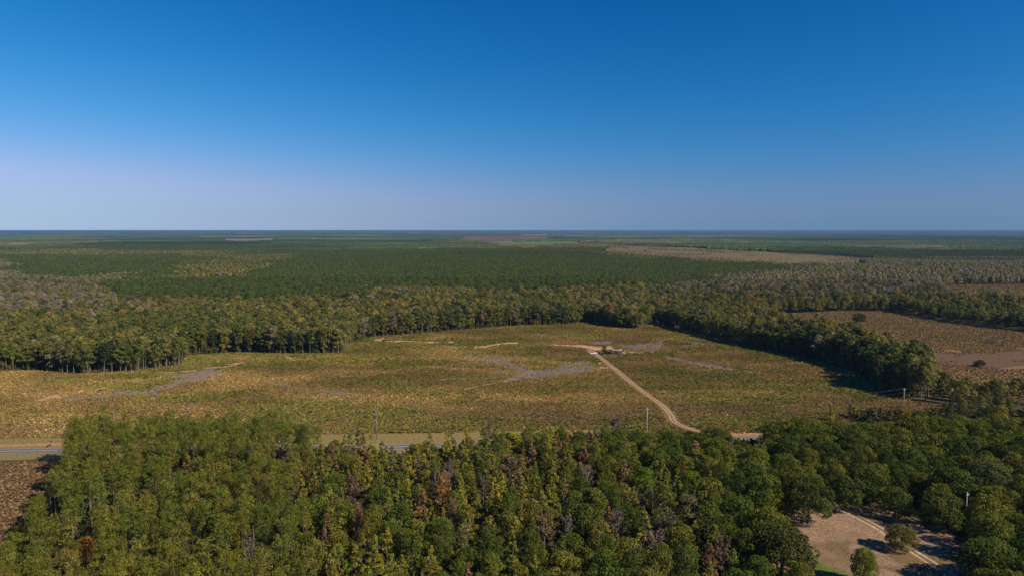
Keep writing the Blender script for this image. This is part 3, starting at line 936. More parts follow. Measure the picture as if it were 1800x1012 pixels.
SPECIAL = [  # photograph position of crown middle, kind, height, radius, tint, name, label, category
    (150, 978, 'hard', 12, 3.2, AUT['orange'], 'maple_tree', 'bright orange autumn tree standing inside the pine stand', 'autumn tree'),
    (236, 990, 'cone', 11, 2.2, (.22, .125, .025), 'maple_tree', 'small amber orange tree right of the bright orange one in the pines', 'autumn tree'),
    (330, 822, 'cone', 13, 2.6, (.17, .125, .025), 'maple_tree', 'golden brown tree alone in the middle of the pine stand', 'autumn tree'),
    (260, 903, 'cone', 9, 1.6, (.16, .045, .03), 'maple_tree', 'small dull red tree poking out between the pines', 'autumn tree'),
    (290, 878, 'cone', 15, 2.0, AUT['green'], 'maple_tree', 'narrow lime green tree between the pines', 'autumn tree'),
    (440, 985, 'bare', 13, 2.0, GREY[0], 'bare_tree', 'thin grey leafless tree among the pines near the bottom', 'bare tree'),
    (500, 805, 'bare', 11, 2.2, GREY[1], 'bare_tree', 'pale leafless tree at the edge of the pines near the road', 'bare tree'),
    (905, 782, 'hard', 11, 3.6, (.25, .235, .022), 'maple_tree', 'bright yellow green round tree at the roadside', 'autumn tree'),
    (1026, 798, 'cone', 13, 2.3, AUT['rust'], 'maple_tree', 'pointed russet red tree among dark oaks by the road', 'autumn tree'),
    (863, 766, 'bare', 15, 2.6, (.18, .13, .07), 'bare_tree', 'tall half bare tree left of the yellow green roadside tree', 'bare tree'),
    (1082, 752, 'bare', 12, 2.6, (.16, .125, .10), 'bare_tree', 'bare brown tree standing against the clear-cut left of the pale pole', 'bare tree'),
    (935, 800, 'cone', 14, 2.3, (.20, .13, .05), 'maple_tree', 'tan orange slender tree right of the yellow green roadside tree', 'autumn tree'),
    (786, 785, 'cone', 15, 2.2, AUT['yellow'], 'maple_tree', 'tallest bright yellow slender tree beside the road gap', 'autumn tree'),
    (755, 790, 'cone', 16, 2.8, (.15, .125, .025), 'maple_tree', 'broad gold tree left of the bright yellow one', 'autumn tree'),
    (815, 800, 'cone', 15, 2.5, AUT['olive'], 'maple_tree', 'olive yellow tree right of the bright yellow one', 'autumn tree'),
    (640, 790, 'cone', 14, 2.3, (.22, .12, .03), 'maple_tree', 'orange tinged slender tree left of the road gap', 'autumn tree'),
    (655, 780, 'cone', 15, 2.2, AUT['yellow'], 'maple_tree', 'yellow slender tree just left of the road gap', 'autumn tree'),
    (690, 812, 'cone', 14, 3.0, (.15, .12, .035), 'maple_tree', 'brownish olive tree below the road gap', 'autumn tree'),
    (720, 830, 'cone', 15, 2.4, AUT['yellow'], 'maple_tree', 'yellow tree leaning below the road gap', 'autumn tree'),
    (745, 830, 'cone', 16, 2.6, (.17, .145, .022), 'maple_tree', 'dusty yellow tree in the middle of the autumn group', 'autumn tree'),
    (775, 870, 'cone', 15, 2.6, AUT['orange'], 'maple_tree', 'orange and yellow tree at the heart of the mixed wood', 'autumn tree'),
    (742, 890, 'cone', 14, 2.2, AUT['rust'], 'maple_tree', 'reddish brown slender tree at the heart of the mixed wood', 'autumn tree'),
    (780, 865, 'bare', 15, 2.6, GREY[3], 'bare_tree', 'pinkish grey leafless tree beside the orange and yellow tree', 'bare tree'),
    (628, 920, 'bare', 14, 2.0, (.20, .11, .065), 'bare_tree', 'rusty half bare slender tree in the left of the mixed wood', 'bare tree'),
    (622, 865, 'bare', 13, 2.4, (.20, .13, .08), 'bare_tree', 'tan half bare tree above the rusty slender one', 'bare tree'),
    (798, 905, 'bare', 14, 1.9, (.20, .12, .075), 'bare_tree', 'thin pinkish bare tree in the centre of the mixed wood', 'bare tree'),
    (960, 945, 'bare', 14, 2.4, (.20, .145, .075), 'bare_tree', 'tan cone shaped half bare tree below the russet one', 'bare tree'),
    (1085, 930, 'bare', 13, 2.4, GREY[0], 'bare_tree', 'brown grey half bare tree beside a dark hollow', 'bare tree'),
    (850, 860, 'bare', 13, 2.2, GREY[2], 'bare_tree', 'brownish half bare tree in the centre wood', 'bare tree'),
    (895, 825, 'bare', 14, 3.2, (.19, .13, .07), 'bare_tree', 'wide tan half bare tree behind a dark oak', 'bare tree'),
    (1335, 795, 'bare', 9, 2.6, (.22, .17, .09), 'bare_tree', 'pale straw coloured bare tree among the roadside oaks', 'bare tree'),
    (1145, 885, 'bare', 12, 3.2, (.12, .10, .055), 'bare_tree', 'grey brown thinning tree among green oaks', 'bare tree'),
    (1270, 975, 'bare', 13, 2.6, (.15, .10, .06), 'bare_tree', 'brown thinning tree at the lower middle of the oaks', 'bare tree'),
    (1210, 898, 'hard', 12, 3.8, (.13, .115, .05), 'hardwood_tree', 'yellowish brown tree left of the clearing oak', 'broadleaf tree'),
    (1215, 855, 'hard', 12, 4, (.11, .15, .018), 'hardwood_tree', 'bright green tree among dull oaks above the brown one', 'broadleaf tree'),
    (1132, 850, 'hard', 13, 4, (.10, .15, .018), 'hardwood_tree', 'bright leaf green tree in the middle of the oak wood', 'broadleaf tree'),
    (1133, 805, 'hard', 10, 3, (.15, .135, .02), 'hardwood_tree', 'yellow topped tree close to the russet one', 'broadleaf tree'),
    (1422, 872, 'bigoak', 15, 6.6, (.072, .086, .018), 'oak_tree', 'large rounded oak overhanging the top of the sandy clearing', 'oak tree'),
    (1376, 968, 'bigoak', 15, 7.6, (.060, .064, .018), 'oak_tree', 'big dark oak at the lower left of the sandy clearing', 'oak tree'),
    (1585, 943, 'bigoak', 7.2, 4.0, (.125, .115, .030), 'oak_tree', 'lone round tree casting a shadow on the sandy clearing', 'oak tree'),
    (1520, 992, 'bigoak', 9.5, 3.0, (.15, .175, .022), 'hardwood_tree', 'bright green egg shaped tree at the bottom of the clearing', 'broadleaf tree'),
    (1738, 845, 'bigoak', 15, 7.4, (.090, .098, .034), 'oak_tree', 'largest grey green oak with drooping limbs near the short pole', 'oak tree'),
    (1738, 985, 'bigoak', 13, 6.8, (.072, .094, .017), 'oak_tree', 'large leafy oak at the lower right corner below the short pole', 'oak tree'),
    (1655, 895, 'oak', 12, 5.6, (.075, .090, .018), 'oak_tree', 'oak just left of the short utility pole', 'oak tree'),
    (1530, 850, 'oak', 12, 5.2, (.075, .092, .018), 'oak_tree', 'rounded oak at the top right edge of the clearing', 'oak tree'),
    (1488, 862, 'oak', 11, 5.2, (.056, .072, .017), 'oak_tree', 'dark oak directly above the drive into the clearing', 'oak tree'),
    (1575, 880, 'oak', 10, 4.8, (.070, .084, .018), 'oak_tree', 'low spreading oak above the lone round tree', 'oak tree'),
    (1460, 722, 'cone', 8, 1.8, AUT['yellow'], 'maple_tree', 'small yellow tree in the clear-cut before the wooded strip', 'autumn tree'),
    (1462, 722, 'bare', 8.5, 1.2, GREY[2], 'bare_tree', 'small dark leafless snag beside the small yellow tree', 'bare tree'),
    (1588, 725, 'hard', 6, 3.0, (.20, .13, .02), 'maple_tree', 'low golden bush tree at the corner of the clear-cut', 'autumn tree'),
    (1758, 728, 'hard', 10, 3.4, (.20, .155, .02), 'maple_tree', 'bright yellow tree beneath the power lines', 'autumn tree'),
]
for (px, py, kind, H, rad, tint, nm, lab, cat) in SPECIAL:
    x, y = put(px, py, H * (.55 if kind != 'cone' else .6))
    if kind == 'cone': tint = tuple(q * 1.22 for q in tint)
    gname = {'maple_tree': 'autumn trees in the woods', 'bare_tree': 'leafless trees in the woods', 'oak_tree': 'oaks around the sandy clearing', 'hardwood_tree': 'broadleaf trees of the wood south of the road'}[nm]
    tree(nm, kind, x, y, tint, lab, cat, gname, H, rad)
    placed.append((x, y, rad * .8))
    qx, qy = proj(x, y, hgt(x, y) + H * .62)
    SHOW.append((float(qx), float(qy), .62 * rad * FPX / math.hypot(x, y), H * .30 * FPX / math.hypot(x, y), math.hypot(x, y)))

# fill the wood in front of the road
STAND_L = [(-171, 262), (-163, 240), (-156, 215), (-148, 195), (-140, 170), (-128, 120)]
def left_x(y):
    yy = [p[1] for p in STAND_L][::-1]; xx = [p[0] for p in STAND_L][::-1]
    return np.interp(y, yy, xx)
def back_y(x):
    return road_y(x) - 11 - 4 * sstep(-75, -45, x) * (1 - sstep(-20, 10, x))

g = np.random.default_rng(21)
cand = []
NC = 30000
cx_ = g.uniform(-205, 300, NC); cy_ = g.uniform(122, 335, NC)
px_, py_ = proj(cx_, cy_, np.full(NC, 9.0))
ptx, pty = proj(cx_, cy_, np.full(NC, 18.0))
ok = (cx_ > left_x(cy_) + 1.5) & (np.abs(cx_) < .80 * (cy_ + 8) + 10) & (pty < 1030)
ok &= (cy_ < back_y(cx_) - 2)
yk = inpoly(cx_, cy_, YARD)
ok &= ~yk
cx_, cy_, px_, py_ = cx_[ok], cy_[ok], px_[ok], py_[ok]
fill = []
ROW = []
gx = np.random.default_rng(88)
for X in np.concatenate([np.arange(-78, 44, 3.4), np.arange(44, 262, 4.3)]):
    for rowk in (0, 1):
        x = X + gx.uniform(-1.5, 1.5) + rowk * 2.1; y = float(road_y(x)) - 14.5 - rowk * 5.5 + gx.uniform(-1.2, 1.2)
        px = float(proj(x, y, 0)[0])
        if 664 < px < 724 and rowk == 0: continue
        ty = 779 if px < 664 else 797 if px < 724 else 775 if px < 850 else 750 if px < 1060 else 750 if px < 1270 else 771 if px < 1352 else 734 if px < 1590 else 727
        ty += gx.uniform(0, 11) + 3 * rowk
        H = HCAM - y * math.tan(PITCH + math.atan((ty - 506) / FPX))
        H = min(H, 13.5)
        ROW.append((x, y, ('oak' if gx.random() < .8 else 'hard') if px > 1060 else ('cone' if gx.random() < .5 else 'hard'), H, H * (gx.uniform(.36, .46) if px > 1060 else gx.uniform(.22, .30)), px, float(proj(x, y, 9)[1])))
PX0 = np.array([p[0] for p in placed]); PY0 = np.array([p[1] for p in placed]); PR0 = np.array([p[2] for p in placed])
ax = list(PX0); ay = list(PY0); ar = list(PR0)
for q_ in ROW:
    if q_[3] > 4:
        ax.append(q_[0]); ay.append(q_[1]); ar.append(q_[4] * .6); fill.append(q_)
for i in range(len(cx_)):
    x, y, px, py = cx_[i], cy_[i], px_[i], py_[i]
    bnd = 545 - (py - 760) * .12 + 60 * (vnoise(x / 14, y / 14, 4) - .5)
    u = g.random()
    if px < bnd:
        kind = 'pine' if u < .985 else 'hard'
    elif px < 1010 - (py - 760) * .15:
        top = py < 900
        kind = ('cone' if u < (.58 if top else .34) else 'bare' if u < (.62 if top else .38) else 'hard')
    elif px < 1290:
        kind = 'oak' if u < .45 else 'cone' if u < .56 else 'bare' if u < .60 else 'hard'
    else:
        kind = 'oak' if u < .88 else 'hard'
    if kind == 'pine': back = y > back_y(x) - 26; H = (19.0 if back else 18.3) * g.uniform(.9, 1.08); rad = g.uniform(2.3, 3.3); sp = rad * (.78 if back else .93)
    elif kind == 'oak': H = g.uniform(10.5, 14.5); rad = H * g.uniform(.36, .46); sp = rad * .82
    elif kind == 'hard': H = g.uniform(12, 15.5); rad = g.uniform(2.7, 3.9); sp = rad * .82
    elif kind == 'cone': H = g.uniform(11.5, 15.8); rad = g.uniform(2.1, 3.1); sp = rad * .9
    else: H = g.uniform(11.5, 15); rad = g.uniform(2.0, 2.8); sp = rad * .85
    dx = np.array(ax) - x; dy = np.array(ay) - y
    if (dx * dx + dy * dy < (np.array(ar) + sp) ** 2).any(): continue
    if px > 1000 and y > back_y(x) - 24: H *= .8
    for f_ in (1, .86, .74, .62):
        if not covers(x, y, H * f_, rad * f_ ** .5): break
    else: continue
    H *= f_; rad *= f_ ** .5
    ax.append(x); ay.append(y); ar.append(sp)
    fill.append((x, y, kind, H, rad, px, py))

def pine_place(x, y, px, py):
    if x < left_x(y) + 9: return 'on the outer edge of the pine stand by the brown field'
    if y > back_y(x) - 11: return 'in the last row of the pine stand facing the road'
    if px > 480: return 'where the pine stand meets the mixed wood'
    if px > 300: return 'in the thick of the pine stand on its broadleaf side' if py < 900 else 'near the bottom of the view deep in the pine stand'
    return 'in the thick of the pine stand on its field side' if py < 900 else 'in the front of the pine stand near the brown field'
def wood_place(x, y, px, py):
    if y > road_y(x): return 'beyond the road under the power lines'
    if y > back_y(x) - 14: return 'in the row along the road' if px < 1250 else 'by the road below the far wooded strip'
    if px > 1600: return 'in the oaks around the short utility pole' if py > 830 else 'in the oaks behind the grey green giant'
    if px > 1330: return 'at the rim of the sandy clearing' if py > 840 else 'between the road and the sandy clearing'
    if px > 1000: return 'in the oak wood left of the clearing'
    return 'in the upper mixed autumn wood' if py < 880 else 'in the lower mixed autumn wood'

fill.sort(key=lambda q: math.hypot(q[0], q[1]))
n_kind = {}
rest = {k: [] for k in ('pine', 'oak', 'hard', 'cone', 'bare')}
NAMES = {'pine': ('pine_tree', 'pine tree', 'pines of the stand south of the road'), 'oak': ('oak_tree', 'oak tree', 'oaks of the wood south of the road'),
         'hard': ('hardwood_tree', 'broadleaf tree', 'broadleaf trees of the wood south of the road'), 'cone': ('maple_tree', 'autumn tree', 'autumn trees in the woods'),
         'bare': ('bare_tree', 'bare tree', 'leafless trees in the woods')}
for (x, y, kind, H, rad, px, py) in fill:
    if kind == 'pine':
        i = int(g.integers(4)); tint = PINE[i]; word = ('mid green', 'yellowish green', 'dark green', 'pale olive')[i]
    elif kind == 'oak':
        i = int(g.integers(4)); tint = OAK[i]; word = ('dark green', 'green', 'blackish green', 'olive green')[i]
    elif kind == 'hard':
        i = int(g.integers(4)); tint = HARD[i]; word = ('green', 'olive', 'yellowish olive', 'dark green')[i]
        if px > 1250: tint = OAK[i]; word = ('dark green', 'green', 'blackish green', 'olive green')[i]
    elif kind == 'cone':
        key = g.choice(['yellow', 'olive', 'orange', 'rust', 'tan', 'green'], p=[.13, .44, .05, .04, .11, .23]) if px < 1010 else g.choice(['olive', 'tan', 'green', 'rust'], p=[.5, .2, .2, .1])
        tint = AUT[key]; word = {'tan': 'dull tan', 'green': 'lime green'}.get(key, key)
    else:
        i = int(g.integers(4)); tint = GREY[i]; word = ('grey', 'pale grey', 'dark brownish', 'pinkish tan')[i]
    tint = tint_var(tint, g)
    nm, cat, grp = NAMES[kind]
    size = 'tall' if H > {'pine': 18.9, 'oak': 13.2, 'hard': 14.3, 'cone': 15.5, 'bare': 13.8}[kind] else 'small' if H < {'pine': 17, 'oak': 11.6, 'hard': 12.9, 'cone': 13.6, 'bare': 12.4}[kind] else 'middling'
    n_kind[kind] = n_kind.get(kind, 0) + 1
    if n_kind[kind] > (300 if kind == 'pine' else 270):
        rest[kind].append((x, y, H, rad, tint)); continue
    place = pine_place(x, y, px, py) if kind == 'pine' else wood_place(x, y, px, py)
    noun = {'pine': 'pine', 'oak': 'rounded oak', 'hard': 'broadleaf tree', 'cone': 'slender tree', 'bare': 'half bare tree'}[kind]
    tree(nm, kind, x, y, tint, f'{size} {word} {noun} {place}', cat, grp, H, rad)
print('PLACED', n_kind, COUNT)
for kind, rows in rest.items():
    if not rows: continue
    A = np.array([(q[0], q[1], q[2], q[3]) for q in rows]); T = np.array([q[4] for q in rows])
    K = KITS[kind][0]
    for nm, k in ((f'{NAMES[kind][0].split("_")[0]}_thicket', 0),):
        vid = g.integers(0, 3, len(A))
        scl = np.stack([A[:, 3] / K[3], A[:, 3] / K[3], A[:, 2] / K[2]], 1)
        scatter(nm, f'further {NAMES[kind][1]}s closing the stand towards the road', 'trees', [KITS[kind][i][0] for i in range(3)], np.c_[A[:, :2], hgt(A[:, 0], A[:, 1])], g.uniform(0, 6.28, len(A)), scl, T, vid)

# ------------------------------------------------------------------ undergrowth in the near wood
def shrub_mesh(name, seed, H=1.6, rad=1.4, per=26, size=.42):
    g = np.random.default_rng(seed)
    L = []
    for i in range(9):
        a = g.uniform(0, 6.283); r = rad * g.uniform(0, .75); s = rad * g.uniform(.3, .5)
        L.append((math.cos(a) * r, math.sin(a) * r, H * g.uniform(.3, .8), s, s, s * .8))
    return leaf_mesh(name, L, per, size, g, rand=.8, droplim=.4)
SHRUBS = [shrub_mesh('shrub_leaves', 50 + i) for i in range(4)]
ux, uy = jitter_points(-205, 310, 118, 330, 3.3, 61)
k = (ux > left_x(uy) + 1) & ((uy < back_y(ux) - 1) | ((ux > 165) & (uy > road_y(ux) + 14))) & ~inpoly(ux, uy, YARD) & (np.abs(ux) < .82 * (uy + 10))
ux, uy = ux[k], uy[k]
g = np.random.default_rng(62)
pal = np.array([(.045, .055, .018), (.06, .065, .02), (.085, .075, .025), (.10, .075, .035)])
T = pal[g.choice(4, len(ux), p=[.4, .35, .15, .1])] * g.uniform(.8, 1.2, (len(ux), 1))
us = g.uniform(.6, 1.7, len(ux)) * np.where(uy > back_y(ux) - 12, 2.0, 1.0)
scatter('undergrowth', 'low dark undergrowth between the trunks of the near woods', 'undergrowth', SHRUBS, np.c_[ux, uy, hgt(ux, uy)], g.uniform(0, 6.28, len(ux)), us, T, g.integers(0, 4, len(ux)))

# ------------------------------------------------------------------ grass tufts of the fields
def tuft_mesh(name, seed, H=.9, n=14, spread=.55):
    g = np.random.default_rng(seed)
    a = g.uniform(0, 6.283, n); r = np.sqrt(g.uniform(0, 1, n)) * spread
    c = np.stack([np.cos(a) * r, np.sin(a) * r, np.zeros(n)], 1)
    lean = np.stack([np.cos(a), np.sin(a), np.zeros(n)], 1) * g.uniform(.1, .5, (n, 1)) * H + g.normal(0, .12, (n, 3)) * H
    h = H * g.uniform(.6, 1.15, n)
    tip = c + lean; tip[:, 2] = h
    sd_ = np.stack([-np.sin(a + g.normal(0, .6, n)), np.cos(a), np.zeros(n)], 1) * g.uniform(.16, .34, (n, 1))
    mid = (c + tip) * .5; mid[:, 2] = h * .62
    V = np.stack([c - sd_ * .6, c + sd_ * .6, mid + sd_, mid - sd_, tip + sd_ * .5, tip - sd_ * .5], 1)
    V = V.reshape(-1, 3)
    b = np.arange(n)[:, None] * 6
    F = np.concatenate([b + np.array([0, 1, 2, 3]), b + np.array([3, 2, 4, 5])], 0)
    S = np.tile(g.uniform(.75, 1.25, n), 2)
    return mesh_np(name, V, [F], [M_GRASS], attrs={'shade': ('FACE', S)})
TUFTS = [tuft_mesh('grass_tuft', 80 + i) for i in range(5)]

def tufts(name, label, poly, s, seed, palfn, hmin=.5, hmax=1.3, keepfn=None, variants=None):
    x0, y0 = poly.min(0); x1, y1 = poly.max(0)
    x, y = jitter_points(x0, x1, y0, y1, s, seed)
    k = inpoly(x, y, poly) & (np.abs(x) < 1.0 * y + 60)
    x, y = x[k], y[k]
    if keepfn is not None:
        k = keepfn(x, y); x, y = x[k], y[k]
    g = np.random.default_rng(seed + 1)
    T, q = palfn(x, y, g)
    sc = g.uniform(hmin, hmax, len(x)) * q
    scl = np.stack([sc * g.uniform(.9, 1.5, len(x)), sc * g.uniform(.9, 1.5, len(x)), sc], 1)
    vs = variants or TUFTS
    return scatter(name, label, 'grass', vs, np.c_[x, y, hgt(x, y) + .05], g.uniform(0, 6.28, len(x)), scl, T, g.integers(0, len(vs), len(x)))

def field_pal(x, y, g):
    n1 = fbm(x / 55, y / 26, 11, 4); n2 = fbm(x / 16, y / 12, 23, 3); n3 = fbm(x / 120, y / 70, 47, 3)
    ochre = np.array((.27, .185, .068)); brown = np.array((.205, .135, .055)); pale = np.array((.31, .235, .105)); green = np.array((.165, .178, .032)); dgreen = np.array((.110, .125, .030)); rust = np.array((.225, .13, .055))
    u = g.random(len(x))[:, None]
    T = np.where(u < .4, ochre, np.where(u < .66, brown, np.where(u < .85, pale, rust)))
    gr = sstep(.46, .58, n1 * .55 + n2 * .45 + .25 * (n3 - .5))
    isg = g.random(len(x)) < .06 + .62 * gr
    T = np.where(isg[:, None], np.where(g.random(len(x))[:, None] < .62, green, dgreen), T)
    near = 1 - sstep(15, 75, y - road_y(x))
    big = fbm(x / 90, y / 45, 63, 3)[:, None]
    T = T * np.where(isg[:, None], 1.0, .76 + .52 * sstep(.32, .68, big))
    T = T * .85 + np.array((.240, .175, .068)) * .15
    tone_n = fbm(x / 48, y / 20, 171, 3)[:, None]  # broad random patches of paler and deeper weed colour
    T = T * np.array((1.22, 1.18, 1.02)) * (.80 + .45 * sstep(.30, .70, tone_n))
    pk = np.array((.27, .175, .095))
    isp = (g.random(len(x)) < .5 * near) & ~isg
    T = np.where(isp[:, None], pk, T)
    return T * g.uniform(.72, 1.26, (len(x), 1)) ** .8, np.where(isg, 1.15, 1.0)
def field_keep(x, y):
    s = np.maximum(mark(x, y, SLASH, 31) * .84, mark(x, y, SAND, 77))
    d = seg_dist(x, y, TRACK)
    return (np.random.default_rng(5).random(len(x)) > s) & (d > 2.9)
tufts('field_grass', 'tall ochre, brown and green weeds covering the clear-cut', FIELD, 1.12, 90, field_pal, .24, .70, field_keep)
def shrub_pal(x, y, g):
    n1 = fbm(x / 55, y / 26, 11, 4); 
    T = np.where(g.random(len(x))[:, None] < .6, np.array((.105, .130, .026)), np.array((.065, .085, .022)))
    T = np.where(g.random(len(x))[:, None] < .18, np.array((.16, .15, .03)), T)
    return T * g.uniform(.75, 1.25, (len(x), 1)), np.ones(len(x))
def shrub_keep(x, y):
    n1 = fbm(x / 55, y / 26, 11, 4) * .6 + fbm(x / 16, y / 12, 23, 3) * .4
    return (np.random.default_rng(6).random(len(x)) < .02 + .40 * sstep(.48, .62, n1)) & field_keep(x, y)
tufts('field_brush', 'scattered low green brush regrowing on the clear-cut', FIELD, 4.2, 92, shrub_pal, .35, .9, shrub_keep, SHRUBS)
def heath_pal(x, y, g):
    u = g.random(len(x))[:, None]
    T = np.where(u < .4, np.array((.205, .125, .062)), np.where(u < .65, np.array((.135, .088, .05)), np.where(u < .9, np.array((.31, .215, .115)), np.array((.14, .13, .04)))))
    return T * g.uniform(.75, 1.25, (len(x), 1)), np.ones(len(x))
tufts('heath_grass', 'rough russet broomsedge tufts on the brown field beside the pines', HEATH, .95, 94, heath_pal, .25, .7)
def tan_pal(x, y, g):
    n = fbm(x / 60, y / 25, 3, 3)
    u = g.random(len(x))[:, None] + (n[:, None] - .5) * .8
    T = np.where(u < .35, np.array((.205, .14, .06)), np.where(u < .75, np.array((.26, .17, .072)), np.where(u < .97, np.array((.31, .215, .095)), np.array((.11, .12, .03)))))
    isg = (fbm(x / 38, y / 24, 33, 3) > .54) & (g.random(len(x)) < .5)
    T = np.where(isg[:, None], np.array((.15, .145, .045)), T)
    return T * g.uniform(.8, 1.2, (len(x), 1)), np.ones(len(x))
def tan_keep(x, y):
    wx = x + (fbm(x / 25, y / 25, 12, 3) - .5) * 26; wy = y + (fbm(x / 25, y / 25, 14, 3) - .5) * 40
    return ~inpoly(wx, wy, SOIL) | ((fbm(x / 12, y / 20, 15, 3) > .56) & (np.random.default_rng(3).random(len(x)) < .4))
tufts('tan_field_grass', 'dry tan grass over the field behind the wooded strip', RIGHT_FIELD, 2.0, 96, tan_pal, .35, .85, tan_keep)

def yard_pal(x, y, g):
    u = g.random(len(x))[:, None]
    T = np.where(u < .5, np.array((.25, .175, .10)), np.where(u < .8, np.array((.34, .25, .165)), np.array((.18, .145, .065))))
    return T * g.uniform(.8, 1.2, (len(x), 1)), np.ones(len(x))
def yard_keep(x, y):
    return (seg_dist(x, y, YARD_PATH) > 1.9) & (fbm(x / 5, y / 7, 61, 3) + np.random.default_rng(4).uniform(-.15, .15, len(x)) > .48)
tufts('yard_grass', 'thin dry grass tufts on the sandy clearing', YARD, .55, 97, yard_pal, .05, .14, yard_keep)

tufts('small_field_grass', 'dry grass on the small tan field among the woods', FAR_SMALL, 4.5, 99, tan_pal, .8, 1.7)

# grey sticks lying on the slash strips
def stick_mesh(seed):
    g = np.random.default_rng(seed); mb = MB()
    for i in range(7):
        a = g.uniform(0, 6.283); c = g.normal(0, .7, 3); c[2] = abs(c[2]) * .3 + .1
        d = np.array([math.cos(a), math.sin(a), g.normal(0, .25)]) * g.uniform(.5, 1.5)
        mb.tube([c - d, c + d], [.07, .04], 4)
    return mb.mesh('sticks', M_STICK)
STICKS = [stick_mesh(i) for i in range(4)]
sx_, sy_ = jitter_points(FIELD[:, 0].min(), FIELD[:, 0].max(), 300, FIELD[:, 1].max(), 1.7, 98)
k = inpoly(sx_, sy_, FIELD)
sx_, sy_ = sx_[k], sy_[k]
k = np.random.default_rng(8).random(len(sx_)) < mark(sx_, sy_, SLASH, 31) * .55 + .004
sx_, sy_ = sx_[k], sy_[k]
g = np.random.default_rng(9)
scatter('logging_debris', 'grey sticks and tops left in strips across the clear-cut', 'logging debris', STICKS, np.c_[sx_, sy_, hgt(sx_, sy_) + .08], g.uniform(0, 6.28, len(sx_)), g.uniform(.6, 1.3, len(sx_)), np.ones((len(sx_), 3)), g.integers(0, 4, len(sx_)))

# ------------------------------------------------------------------ far woods
def low_tree(name, seed, H, rad, base, n, size, conic):
    g = np.random.default_rng(seed)
    u = g.uniform(0, 1, n); a = g.uniform(0, 6.283, n)
    z = base + u * (H - base)
    prof = np.sqrt(np.clip(1 - u ** 2, 0, 1)) if not conic else (1 - u ** 1.4) * .9 + .12
    r = rad * prof * g.uniform(.6, 1.05, n)
    c = np.stack([np.cos(a) * r, np.sin(a) * r, z], 1)
    d = np.stack([np.cos(a), np.sin(a), .5 + u], 1) + g.normal(0, .35, (n, 3))
    s = size * g.uniform(.7, 1.3, n)
    V, F = cards(c, d, s, s * .75, g)
    return mesh_np(name, V, [F], [M_LEAF], attrs={'shade': ('FACE', g.uniform(.8, 1.2, n))})
LOW_H = [low_tree('far_broadleaf', 200 + i, 17, 4.2, 4, 120, 1.6, False) for i in range(5)]
LOW_P = [low_tree('far_pine', 210 + i, 17, 2.9, 4, 90, 1.35, True) for i in range(5)]
MIDW = [KITS['edge'][i][0] for i in range(8)]
MIDP = [KITS['edgepine'][i][0] for i in range(5)]

PINE_PLANT = [np.array(p, float) for p in (
    [(430, 472), (330, 505), (420, 528), (540, 522), (640, 508), (900, 507), (1150, 500), (1330, 478), (1400, 462), (1250, 458), (1060, 447), (1000, 434), (700, 432), (500, 445)],
    [(0, 452), (250, 445), (420, 452), (300, 478), (120, 485), (0, 475)], [(150, 500), (420, 478), (520, 500), (420, 530), (230, 535)])]
def forest_tint(x, y, g):
    """what grows where: dark plantation pine, bands of turning broadleaves, grey leafless bottoms"""
    n = len(x)
    px, py = proj(x, y, hgt(x, y) + 15)
    d = np.hypot(x, y)
    wob = (fbm(x / 90, y / 90, 71, 3) - .5) * 2
    qx = px + wob * 45; qy = py + wob * 9
    pine = np.zeros(n, bool)
    for pp in PINE_PLANT: pine |= inpoly(qx, qy, pp)
    farp = (d > 2300) & (fbm(x / 900, y / 420, 5, 3) > .36)
    pine |= farp
    band = fbm(x / 150, y / 110, 13, 4); patch = fbm(x / 40, y / 40, 19, 3)
    pal = np.array((1.04, 1.06, 1.12)) * np.array([(.098, .105, .026), (.130, .124, .032), (.165, .145, .038), (.205, .160, .036), (.20, .130, .045), (.20, .165, .120), (.062, .074, .024), (.17, .138, .085)])
    u = .5 + (g.random(n) - .5) * .8 + (band - .5) * 1.5 + (patch - .5) * .6
    # warm near the clear-cut, greyer in the left distance and right middle
    grey = (((qx < 270) & (qy > 455) & (qy < 545)) | ((qx > 1150) & (qy > 462) & (qy < 512)) | ((qx > 1420) & (qy > 430) & (qy < 512)))
    i = np.digitize(u, [.28, .52, .72, .84, .89, .95])
    i = np.where(g.random(n) < .10, 6, i)
    i = np.where(grey & (g.random(n) < .45), np.where(g.random(n) < .5, 5, 7), i)
    right = (px > 1150) & (py > 500)
    i = np.where(right & (g.random(n) < .16), np.where(g.random(n) < .6, 0, 6), i)
    T = pal[i]
    pp_ = np.array([(.080, .108, .026), (.092, .118, .028), (.068, .096, .025)])[g.integers(0, 3, n)]
    pp_ = np.where((g.random(n) < .06)[:, None], np.array((.11, .09, .05)), pp_)
    T = np.where(pine[:, None], pp_, T)
    # far away the forest is a mosaic of stands of different age
    rx = x * .94 + y * .34 + (fbm(x / 500, y / 500, 301, 3) - .5) * 420; ry = -x * .34 + y * .94 + (fbm(x / 500, y / 500, 302, 3) - .5) * 420
    cx = np.floor(rx / 950); cy = np.floor(ry / 800 + .5 * _hash(cx, cx, 5))
    sh = _hash(cx, cy, 77); s2 = _hash(cx, cy, 78)
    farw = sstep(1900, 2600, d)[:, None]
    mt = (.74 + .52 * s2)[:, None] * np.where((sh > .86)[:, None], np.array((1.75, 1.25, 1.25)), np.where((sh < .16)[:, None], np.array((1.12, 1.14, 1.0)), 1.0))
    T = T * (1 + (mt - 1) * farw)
    T = T * (1 + (np.array((.72, .82, 1.2)) - 1) * sstep(2200, 5000, d)[:, None])  # haze painted into the leaf tint: bluer and duller with distance
    return T * g.uniform(.83, 1.17, (n, 1)), pine

